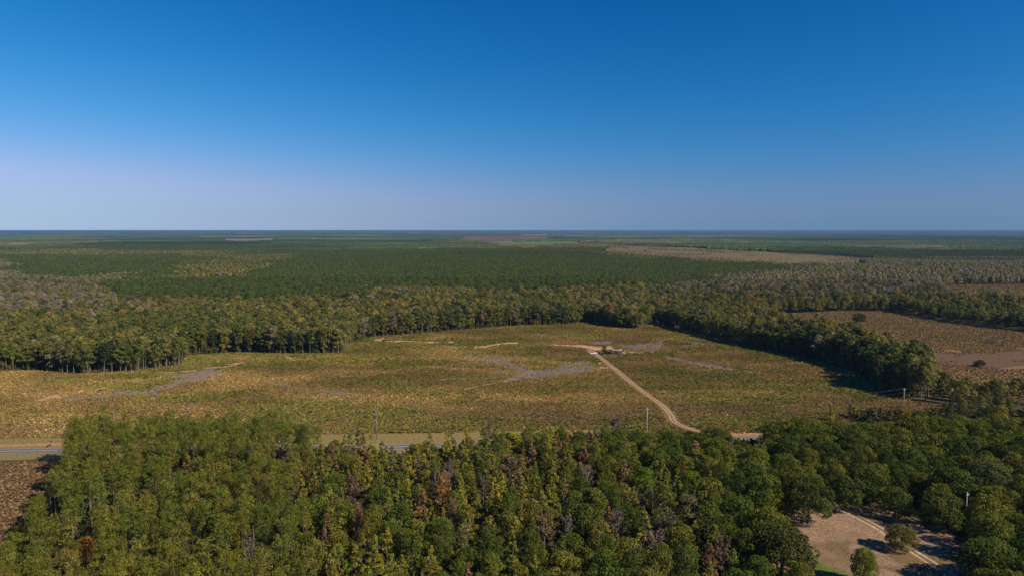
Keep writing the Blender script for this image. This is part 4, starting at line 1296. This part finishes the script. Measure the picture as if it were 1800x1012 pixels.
def open_ground(x, y, pad=True):
    o = inpoly(x, y, FIELD) | inpoly(x, y, RIGHT_FIELD) | inpoly(x, y, YARD) | inpoly(x, y, HEATH)
    dd = np.hypot(x, y)
    wx = x + (fbm(x / 90, y / 120, 201, 3) - .5) * .035 * dd; wy = y + (fbm(x / 90, y / 120, 202, 3) - .5) * .05 * dd
    for fp in FAR_FIELDS: o |= inpoly(wx, wy, fp)
    return o

# edge trees around the clear-cut: things of their own
edge_line = smooth_line(_edge[:-2], 1.0)
def inside_step(line, k):
    d = np.gradient(line, axis=0); d /= np.linalg.norm(d, axis=1)[:, None] + 1e-9
    return np.stack([-d[:, 1], d[:, 0]], 1)
en = inside_step(edge_line, 0)
es = np.concatenate([[0], np.cumsum(np.linalg.norm(np.diff(edge_line, axis=0), axis=1))])
g = np.random.default_rng(33)
edge_xy = []
for row, (off, sp) in enumerate(((2.5, 4.2), (8.0, 5.0))):
    s = 0.0
    while s < es[-1]:
        i = int(np.searchsorted(es, s)); i = min(i, len(edge_line) - 1)
        p = edge_line[i] + en[i] * (off + g.uniform(-1.5, 1.5)) 
        qx_ = float(proj(p[0], p[1], 0)[0])
        s += sp * g.uniform(.7, 1.35) * (1.5 if qx_ > 1380 else 1.0)
        if inpoly(p[:1], p[1:2], FIELD)[0] or abs(p[0]) > .80 * p[1]: continue
        edge_xy.append((p[0], p[1], row))
E = np.array(edge_xy)
print('EDGE', len(E))
order = np.argsort(np.hypot(E[:, 0], E[:, 1]) + 400 * E[:, 2])
E = E[order][:290]
T, pn = forest_tint(E[:, 0], E[:, 1], g)
EDGE_PAL = [((.094, .104, .024), 'green'), ((.125, .122, .030), 'olive'), ((.066, .076, .022), 'dark green'), ((.165, .14, .036), 'yellowish'), ((.17, .135, .075), 'brownish grey'), ((.105, .125, .024), 'bright green')]
for i, (x, y, row) in enumerate(E):
    px, py = proj(x, y, float(hgt(x, y)))
    ridge = px > 1128
    c, word = EDGE_PAL[int(g.choice(6, p=[.28, .24, .16, .13, .10, .09] if not ridge else [.30, .16, .34, .05, .07, .08]))]
    c = tint_var(np.array(c) * (1.1, 1.1, 1.2), g, .16)
    ispine = g.random() < (.18 if not ridge else .22)
    H = g.uniform(15.5, 21)
    if ridge: H *= .86 + .22 * sstep(1250, 1550, px)
    if 1040 < px < 1128: H *= .85
    if px < 325: side = 'along the left end of the clear-cut'
    elif px < 620: side = 'in the left recess of the clear-cut'
    elif px < 1035: side = 'along the far side of the clear-cut'
    elif px < 1130: side = 'in the clump jutting into the clear-cut'
    elif px < 1350: side = 'on the upper wooded strip beside the clear-cut'
    else: side = 'on the lower wooded strip beside the clear-cut'
    size = 'tall' if H > 18.5 else 'shorter'
    if ispine:
        tree('pine_tree' if False else 'edge_pine', 'edgepine', x, y, tint_var((.045, .062, .022), g), f'{size} dark pine with bare trunk {side}', 'pine tree', 'trees edging the clear-cut', H, H * .16)
    else:
        tree('edge_tree', 'edge', x, y, c, f'{size} {word} tree with pale trunk {side}', 'broadleaf tree', 'trees edging the clear-cut', H, g.uniform(3.0, 4.4))
print('COUNT', COUNT)

# middle woods, tree by tree but past counting
mx, my = jitter_points(-1110, 1110, 300, 1050, 6.2, 101)
k = ~open_ground(mx, my) & (np.abs(mx) < 1.0 * my + 60) & (my > road_y(mx) + np.where(mx > 150, 13, 30))
k &= seg_dist(mx, my, edge_line) > 5.5
mx, my = mx[k], my[k]
# thin scrub between the wooded strip and the road on the right
pxx, pyy = proj(mx, my, hgt(mx, my))
k = ~((pxx > 1590) & (pyy > 650) & (np.random.default_rng(2).random(len(mx)) < .12)) & ~((pxx > 1480) & (my < np.where(pxx > 1575, road_y(mx) + 11, road_y(mx) + 32))) & ~((pxx > 1640) & (pyy < 664) & (pyy > 600) & (mx < 330))
mx, my = mx[k], my[k]
g = np.random.default_rng(102)
T, pn = forest_tint(mx, my, g)
px, py = proj(mx, my, hgt(mx, my))
hs = (.62 + .48 * g.beta(2.2, 1.5, len(mx))) * np.where(px > 1128, g.uniform(.78, 1.16, len(mx)), 1.0) * np.where(px > 1128, .80 + .30 * sstep(1180, 1480, px) * (py > 600) * (px < 1640) - .18 * (px > 1640) * (py > 640) - .2 * (px > 1560) * (py > 714), 1.0)
pn2 = pn | (g.random(len(mx)) < .10)
for nm, lab, sel, vs in (('broadleaf_forest', 'turning broadleaf forest behind the clear-cut', ~pn2, MIDW), ('pine_forest', 'dark pines mixed into the forest behind the clear-cut', pn2, MIDP)):
    n = sel.sum()
    scatter(nm, lab, 'forest', vs, np.c_[mx[sel], my[sel], hgt(mx[sel], my[sel])], g.uniform(0, 6.28, n), np.stack([hs[sel] * g.uniform(.85, 1.15, n)] * 2 + [hs[sel]], 1), T[sel], g.integers(0, len(vs), n))
# trunks of the first rows behind the edge
fx, fy = mx, my
k = (seg_dist(fx, fy, edge_line) < 26)
n = k.sum()
scatter('forest_trunks', 'pale trunks standing in the shade behind the forest edge', 'tree trunks', [KITS['edge'][i][1] for i in range(4)], np.c_[fx[k], fy[k], hgt(fx[k], fy[k])], g.uniform(0, 6.28, n), np.full(n, .9), np.ones((n, 3)), g.integers(0, 4, n))
# scrub at the foot of the woods
fx, fy = jitter_points(-420, 420, 300, 760, 4.2, 107)
k2 = (seg_dist(fx, fy, edge_line) < 20) & ~open_ground(fx, fy) & (fy > road_y(fx) + 28)
fx, fy = fx[k2], fy[k2]
k2 = fbm(fx / 14, fy / 14, 70, 2) > .34
n = k2.sum()
scatter('edge_scrub', 'low scrub at the foot of the trees around the clear-cut', 'undergrowth', SHRUBS, np.c_[fx[k2], fy[k2], hgt(fx[k2], fy[k2])], g.uniform(0, 6.28, n), np.stack([*[g.uniform(.9, 1.9, n)] * 2, g.uniform(.8, 5.2, n)], 1), np.array([(.07, .082, .02), (.10, .102, .025), (.13, .11, .035)])[g.integers(0, 3, n)], g.integers(0, 4, n))

# woods from one to three kilometres
lx_, ly_ = jitter_points(-2800, 2800, 1045, 2900, 6.3, 111)
k = ~open_ground(lx_, ly_) & (np.abs(lx_) < .95 * ly_ + 60)
lx_, ly_ = lx_[k], ly_[k]
g = np.random.default_rng(112)
T, pn = forest_tint(lx_, ly_, g)
stand = fbm(lx_ / 260, ly_ / 190, 44, 2)
hs = np.where(pn, g.uniform(.74, .92, len(lx_)), (.55 + .5 * g.beta(2, 1.5, len(lx_))) * (.8 + .4 * stand))
gap = fbm(lx_ / 60, ly_ / 60, 90, 3)
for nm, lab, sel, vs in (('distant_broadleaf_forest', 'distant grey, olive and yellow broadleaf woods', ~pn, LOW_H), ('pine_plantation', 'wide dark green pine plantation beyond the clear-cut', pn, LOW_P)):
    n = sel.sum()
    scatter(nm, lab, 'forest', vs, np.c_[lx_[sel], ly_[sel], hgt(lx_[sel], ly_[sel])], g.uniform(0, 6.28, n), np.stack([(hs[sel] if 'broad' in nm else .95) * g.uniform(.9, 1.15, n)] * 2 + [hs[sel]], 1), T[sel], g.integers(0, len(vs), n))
print('MID', len(mx), 'LOW', len(lx_))

# beyond: clumps of canopy
def canopy_patch(name, seed, W, n, size, H=16):
    g = np.random.default_rng(seed)
    c = np.stack([g.uniform(-W / 2, W / 2, n), g.uniform(-W / 2, W / 2, n), H * g.uniform(.75, 1.1, n)], 1)
    V = []; F = []; S = []
    for i in range(n):
        r = size * g.uniform(.7, 1.3)
        top = c[i]
        a = np.linspace(0, 6.283, 5, endpoint=False) + g.uniform(0, 6)
        rim = np.stack([np.cos(a) * r + top[0], np.sin(a) * r + top[1], np.full(5, top[2] * .55) + g.normal(0, .8, 5)], 1)
        low = np.stack([np.cos(a) * r * .9 + top[0], np.sin(a) * r * .9 + top[1], np.zeros(5)], 1)
        b = len(V) * 11
        V.append(np.vstack([top, rim, low]))
        for j in range(5):
            F.append((b, b + 1 + j, b + 1 + (j + 1) % 5, b + 1 + (j + 1) % 5))
        for j in range(5):
            F.append((b + 1 + j, b + 6 + j, b + 6 + (j + 1) % 5, b + 1 + (j + 1) % 5))
        S += [g.uniform(.7, 1.3)] * 10
    V = np.concatenate(V)
    F = np.array(F)
    tri = F[:, 2] == F[:, 3]
    S = np.array(S)
    return mesh_np(name, V, [F[~tri], F[tri][:, :3]], [M_LEAF], attrs={'shade': ('FACE', np.concatenate([S[~tri], S[tri]]))})
P1 = [canopy_patch('canopy', 300 + i, 62, 60, 4.6) for i in range(5)]
P2 = [canopy_patch('canopy', 320 + i, 260, 170, 13, 17) for i in range(4)]
g = np.random.default_rng(131)
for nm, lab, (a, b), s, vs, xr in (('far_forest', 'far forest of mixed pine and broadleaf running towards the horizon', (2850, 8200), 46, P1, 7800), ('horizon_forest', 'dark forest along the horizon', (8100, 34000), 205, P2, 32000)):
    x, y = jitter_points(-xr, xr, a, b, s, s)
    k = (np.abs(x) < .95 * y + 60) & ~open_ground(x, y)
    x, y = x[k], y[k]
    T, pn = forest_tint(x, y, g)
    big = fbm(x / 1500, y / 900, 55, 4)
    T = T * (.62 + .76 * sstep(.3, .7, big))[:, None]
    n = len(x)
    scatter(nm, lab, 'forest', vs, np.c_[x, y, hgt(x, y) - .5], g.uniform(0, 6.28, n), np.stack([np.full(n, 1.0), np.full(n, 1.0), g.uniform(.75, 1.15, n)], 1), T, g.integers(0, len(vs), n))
    print(nm, n)

for nm, lab, poly, s_, thr in (('distant_field_brush', 'scattered brush and small trees on the distant tan field', FAR_TAN, 15, .56), ('distant_cutover_brush', 'brush regrowing on the distant cut-over ground', FAR_RED, 30, .46), ('pasture_trees', 'small trees dotted over the distant pasture', FAR_GREEN, 40, .62), ('small_field_brush', 'brush on the small tan field among the woods', FAR_SMALL, 9, .6)):
    x, y = jitter_points(poly[:, 0].min(), poly[:, 0].max(), poly[:, 1].min(), poly[:, 1].max(), s_, 401)
    k = inpoly(x, y, poly); x, y = x[k], y[k]
    k = fbm(x / (s_ * 7), y / (s_ * 9), 402, 3) + np.random.default_rng(403).uniform(-.08, .08, len(x)) > thr; x, y = x[k], y[k]
    n = len(x); g = np.random.default_rng(404)
    scatter(nm, lab, 'brush', LOW_H[:3], np.c_[x, y, hgt(x, y)], g.uniform(0, 6.28, n), g.uniform(.12, .45, n) * (1.0 if s_ < 20 else 1.5), np.array([(.09, .09, .035), (.12, .11, .045), (.15, .12, .06)])[g.integers(0, 3, n)], g.integers(0, 3, n))

# lone bushes in the tan field
for (px, py, H, rad, lab) in ((1511, 569, 11, 6.0, 'dark lone oak standing in the tan field behind the wooded strip'), (1606, 604, 3.5, 3.2, 'low dark bush beside a gully in the tan field'), (1722, 644, 4.5, 3.4, 'dark bush with a long shadow below the ploughed soil'),
                              (1742, 603, 5, 4, 'grey bush on the upper right of the tan field'), (1788, 676, 4, 3.0, 'dark bush at the lower right of the tan field'), (1765, 608, 4, 3, 'small grey bush near the bank of the tan field')):
    x, y = ground(px, py)
    tree('bush', 'oak' if 'grey' not in lab else 'bare', x, y, (.045, .055, .022) if 'grey' not in lab else (.15, .13, .11), lab, 'bush', 'bushes in the tan field', H, rad)
x, y = ground(1061, 620)
tree('bush', 'hard', x, y - 3, (.06, .08, .02), 'small green tree beside the log heap in the clear-cut', 'bush', None, 6, 2.2)

# ------------------------------------------------------------------ poles, wires, sign, truck, logs
def pole(px, py, H, material, label, arm=True, transformer=False, arm_rz=0.0):
    x, y = ground(px, py)
    root = bpy.data.objects.new('utility_pole', None); COL.objects.link(root)
    root.location = (x, y, float(hgt(x, y))); root.rotation_euler = (0, 0, arm_rz)
    tag(root, label, 'utility pole', 'utility poles along the road')
    mb = MB(); mb.tube([(0, 0, -.5), (0, 0, H * .5), (0, 0, H)], [.18, .155, .12], 10)
    link('shaft', mb.mesh('pole_shaft', material, True), root)
    if arm:
        mb = MB(); mb.box((0, -.2, H - .7), (1.3, .14, .16)); mb.tube([(-.45, -.2, H - .75), (0, -.16, H - 1.4)], [.03, .03], 5); mb.tube([(.45, -.2, H - .75), (0, -.16, H - 1.4)], [.03, .03], 5)
        a = link('crossarm', mb.mesh('pole_crossarm', material), root)
        for dx in (-.5, .5):
            mb = MB(); mb.tube([(dx, -.2, H - .62), (dx, -.2, H - .5), (dx, -.2, H - .38)], [.05, .09, .04], 8)
            link('insulator', mb.mesh('insulator', M_METAL), a)
    if transformer:
        mb = MB(); mb.tube([(.42, 0, H - 3.2), (.42, 0, H - 3.1), (.42, 0, H - 2.1), (.42, 0, H - 2.0)], [.22, .28, .28, .2], 12)
        link('transformer', mb.mesh('transformer', M_DARKPOLE, True), root)
    return np.array([x, y, float(hgt(x, y)) + H])
A1 = pole(298, 771, 12.2, M_DARKPOLE, 'dull thin utility pole showing above the pine stand')
A2 = pole(662, 772, 13.6, M_DARKPOLE, 'dark utility pole standing on the mown verge', transformer=True)
A3 = pole(1137, 766, 12.8, M_WOODPOLE, 'pale grey utility pole in front of the clear-cut near the track end')
A4 = pole(1588, 717, 10.6, M_WOODPOLE, 'pale utility pole at the foot of the wooded strip')
A5p = pole(1697, 921, 10.2, M_WOODPOLE, 'short pale utility pole rising between oaks by the clearing', arm_rz=.5)
def wire(a, b, sag, dx, dz, label):
    a = a + np.array([dx, 0, dz]); b = b + np.array([dx, 0, dz])
    u = np.linspace(0, 1, 24)[:, None]
    P = a + (b - a) * u - np.array([0, 0, 1]) * sag * 4 * u * (1 - u)
    mb = MB(); mb.tube(P, np.full(24, .010), 5)
    tag(link('power_line', mb.mesh('power_line', M_WIRE)), label, 'power line', 'power lines between the poles')
AR = np.array([330.0, 372.0, A4[2] - 1.0]); AL = np.array([A1[0] - 110, A1[1] - 4, A1[2]])
for (a, b, nm) in ((AL, A1, 'from the left to the dull pole above the pines'), (A1, A2, 'between the dull pole and the dark verge pole'), (A2, A3, 'between the dark verge pole and the pale pole'), (A3, A4, 'between the pale pole and the pole at the wooded strip'), (A4, AR, 'running right from the pole at the wooded strip')):
    for (dx, dz, w_) in ((-.5, -.38, 'left wire'), (.5, -.38, 'right wire'), (0, -2.4, 'lower wire')):
        wire(a, b, 1.4, dx, dz, f'{w_} {nm}')

x, y = ground(90.5, 784)
root = bpy.data.objects.new('road_sign', None); COL.objects.link(root); root.location = (x, y, float(hgt(x, y)) + .1)
tag(root, 'dark backed road sign on a thin post beside the orange dirt strip', 'road sign')
mb = MB(); mb.tube([(0, 0, -.3), (0, 0, 2.6)], [.045, .045], 6); link('post', mb.mesh('sign_post', M_DARKPOLE), root)
mb = MB(); mb.prism([(-.42, 2.1), (0, 1.68), (.42, 2.1), (0, 2.52)], -.075, -.05); link('panel', mb.mesh('sign_panel', M_SIGN), root)
x, y = ground(85, 784)
mb = MB(); th = np.linspace(0, 2 * np.pi, 17)
for r_, z in ((.28, .22),):
    pts = [(xx, 0, z) for xx in (-1.3, 1.3)]
    mb.tube(pts, [r_, r_], 16, cap=False)
o = link('culvert_pipe', mb.mesh('culvert_pipe', M_SIGN, True)); o.location = (x, y, float(hgt(x, y)) + .1); o.rotation_euler = (0, 0, R(90))
tag(o, 'short dark culvert pipe in the ditch below the road sign', 'pipe')

def pickup(px, py, rz):
    x, y = ground(px, py)
    root = bpy.data.objects.new('pickup_truck', None); COL.objects.link(root); root.location = (x, y, float(hgt(x, y)) + .16); root.rotation_euler = (0, 0, rz)
    tag(root, 'white pickup truck parked at the top of the dirt track', 'pickup truck')
    mb = MB(); mb.prism([(-2.8, .55), (2.75, .5), (2.85, .75), (2.8, 1.12), (1.2, 1.22), (-.5, 1.22), (-.5, 1.24), (-2.8, 1.24)], -.95, .95)
    link('body', mb.mesh('truck_body', M_VAN), root)
    mb = MB(); mb.prism([(1.15, 1.2), (.45, 1.86), (-.95, 1.9), (-1.15, 1.2)], -.86, .86); cab = link('cab', mb.mesh('truck_cab', M_VAN), root)
    for s in (-1, 1):
        mb = MB(); mb.prism([(.9, 1.27), (.38, 1.76), (-.8, 1.78), (-.95, 1.27)], s * .865 - .006, s * .865 + .006); link('window', mb.mesh('truck_side_window', M_GLASS), cab)
    mb = MB(); mb.box((-.0, 0, 0), (.02, 1.5, .62)); q = link('window', mb.mesh('truck_screen', M_GLASS), cab); q.location = (.83, 0, 1.53); q.rotation_euler = (0, R(-46.6), 0)
    for xx in (-1.75, 1.75):
        for s in (-1, 1):
            mb = MB(); mb.tube([(xx, s * .72, .38), (xx, s * .97, .38)], [.38, .38], 16); link('wheel', mb.mesh('truck_wheel', M_TYRE), root)
pickup(1043, 622.5, R(200))
g = np.random.default_rng(150)
def heap(pxa, pxb, py, n, material, rad, ln, label, group, hh):
    for i in range(n):
        u = g.random()
        x, y = ground(pxa + (pxb - pxa) * u, py + g.uniform(-.35, .35))
        z = float(hgt(x, y)) + rad + g.uniform(0, 1) * hh
        L = ln * g.uniform(.6, 1.1)
        r = rad * g.uniform(.7, 1.2)
        mb = MB(); q = np.linspace(-.5, .5, 5)
        mb.tube(np.stack([q * L, g.normal(0, .05, 5), g.normal(0, .05, 5)], 1), r * (1 - .35 * (q + .5)), 8)
        o = link('log', mb.mesh('log', material, True)); o.location = (x, y, z); o.rotation_euler = (0, g.normal(0, .12), g.normal(0, .35))
        tag(o, label, 'log', group)
heap(1064, 1074, 621.8, 22, M_DARKLOG, .42, 5, 'charred dark log heaped beside the pickup truck', 'charred logs in the heap', 2.2)
heap(1076, 1090, 621.5, 16, M_DARKLOG, .40, 6, 'dark log under the pale logs of the heap', 'dark logs under the pale ones', 1.3)
heap(1076, 1090, 620.8, 16, M_LOG, .36, 6, 'pale barkless log on top of the heap in the clear-cut', 'pale logs on the heap', .5)
for o in [q for q in SC.objects if q.get('group') == 'pale logs on the heap']: o.location.z += 1.9
heap(1092, 1098, 622.5, 10, M_LOG, .36, 4, 'reddish pale log in the small heap right of the main heap', 'logs in the small heap', 1.4)
heap(1055, 1061, 623, 6, M_DARKLOG, .36, 3, 'dark log lying between the truck and the heap', 'loose dark logs', .6)

# ------------------------------------------------------------------ air
HAZE = 5.0e-5
if HAZE:
    mb = MB(); zt = 91.5; zb = -90.0
    mb.box((0, 0, (zt + zb) / 2), (200000, 200000, zt - zb))
    m, t = mat('haze')
    pv = N(t, 'ShaderNodeVolumePrincipled')
    pv.inputs['Color'].default_value = (.16, .30, .53, 1)
    pv.inputs['Density'].default_value = HAZE
    pv.inputs['Density Attribute'].default_value = ''
    pv.inputs['Color Attribute'].default_value = ''
    pv.inputs['Temperature Attribute'].default_value = ''
    pv.inputs['Anisotropy'].default_value = 0.0
    o = N(t, 'ShaderNodeOutputMaterial')
    t.links.new(pv.outputs[0], o.inputs['Volume'])
    try: m.cycles.homogeneous_volume = True
    except Exception: pass
    tag(link('haze', mb.mesh('haze', m)), 'thin blue haze over the far forest', 'haze', kind='stuff')
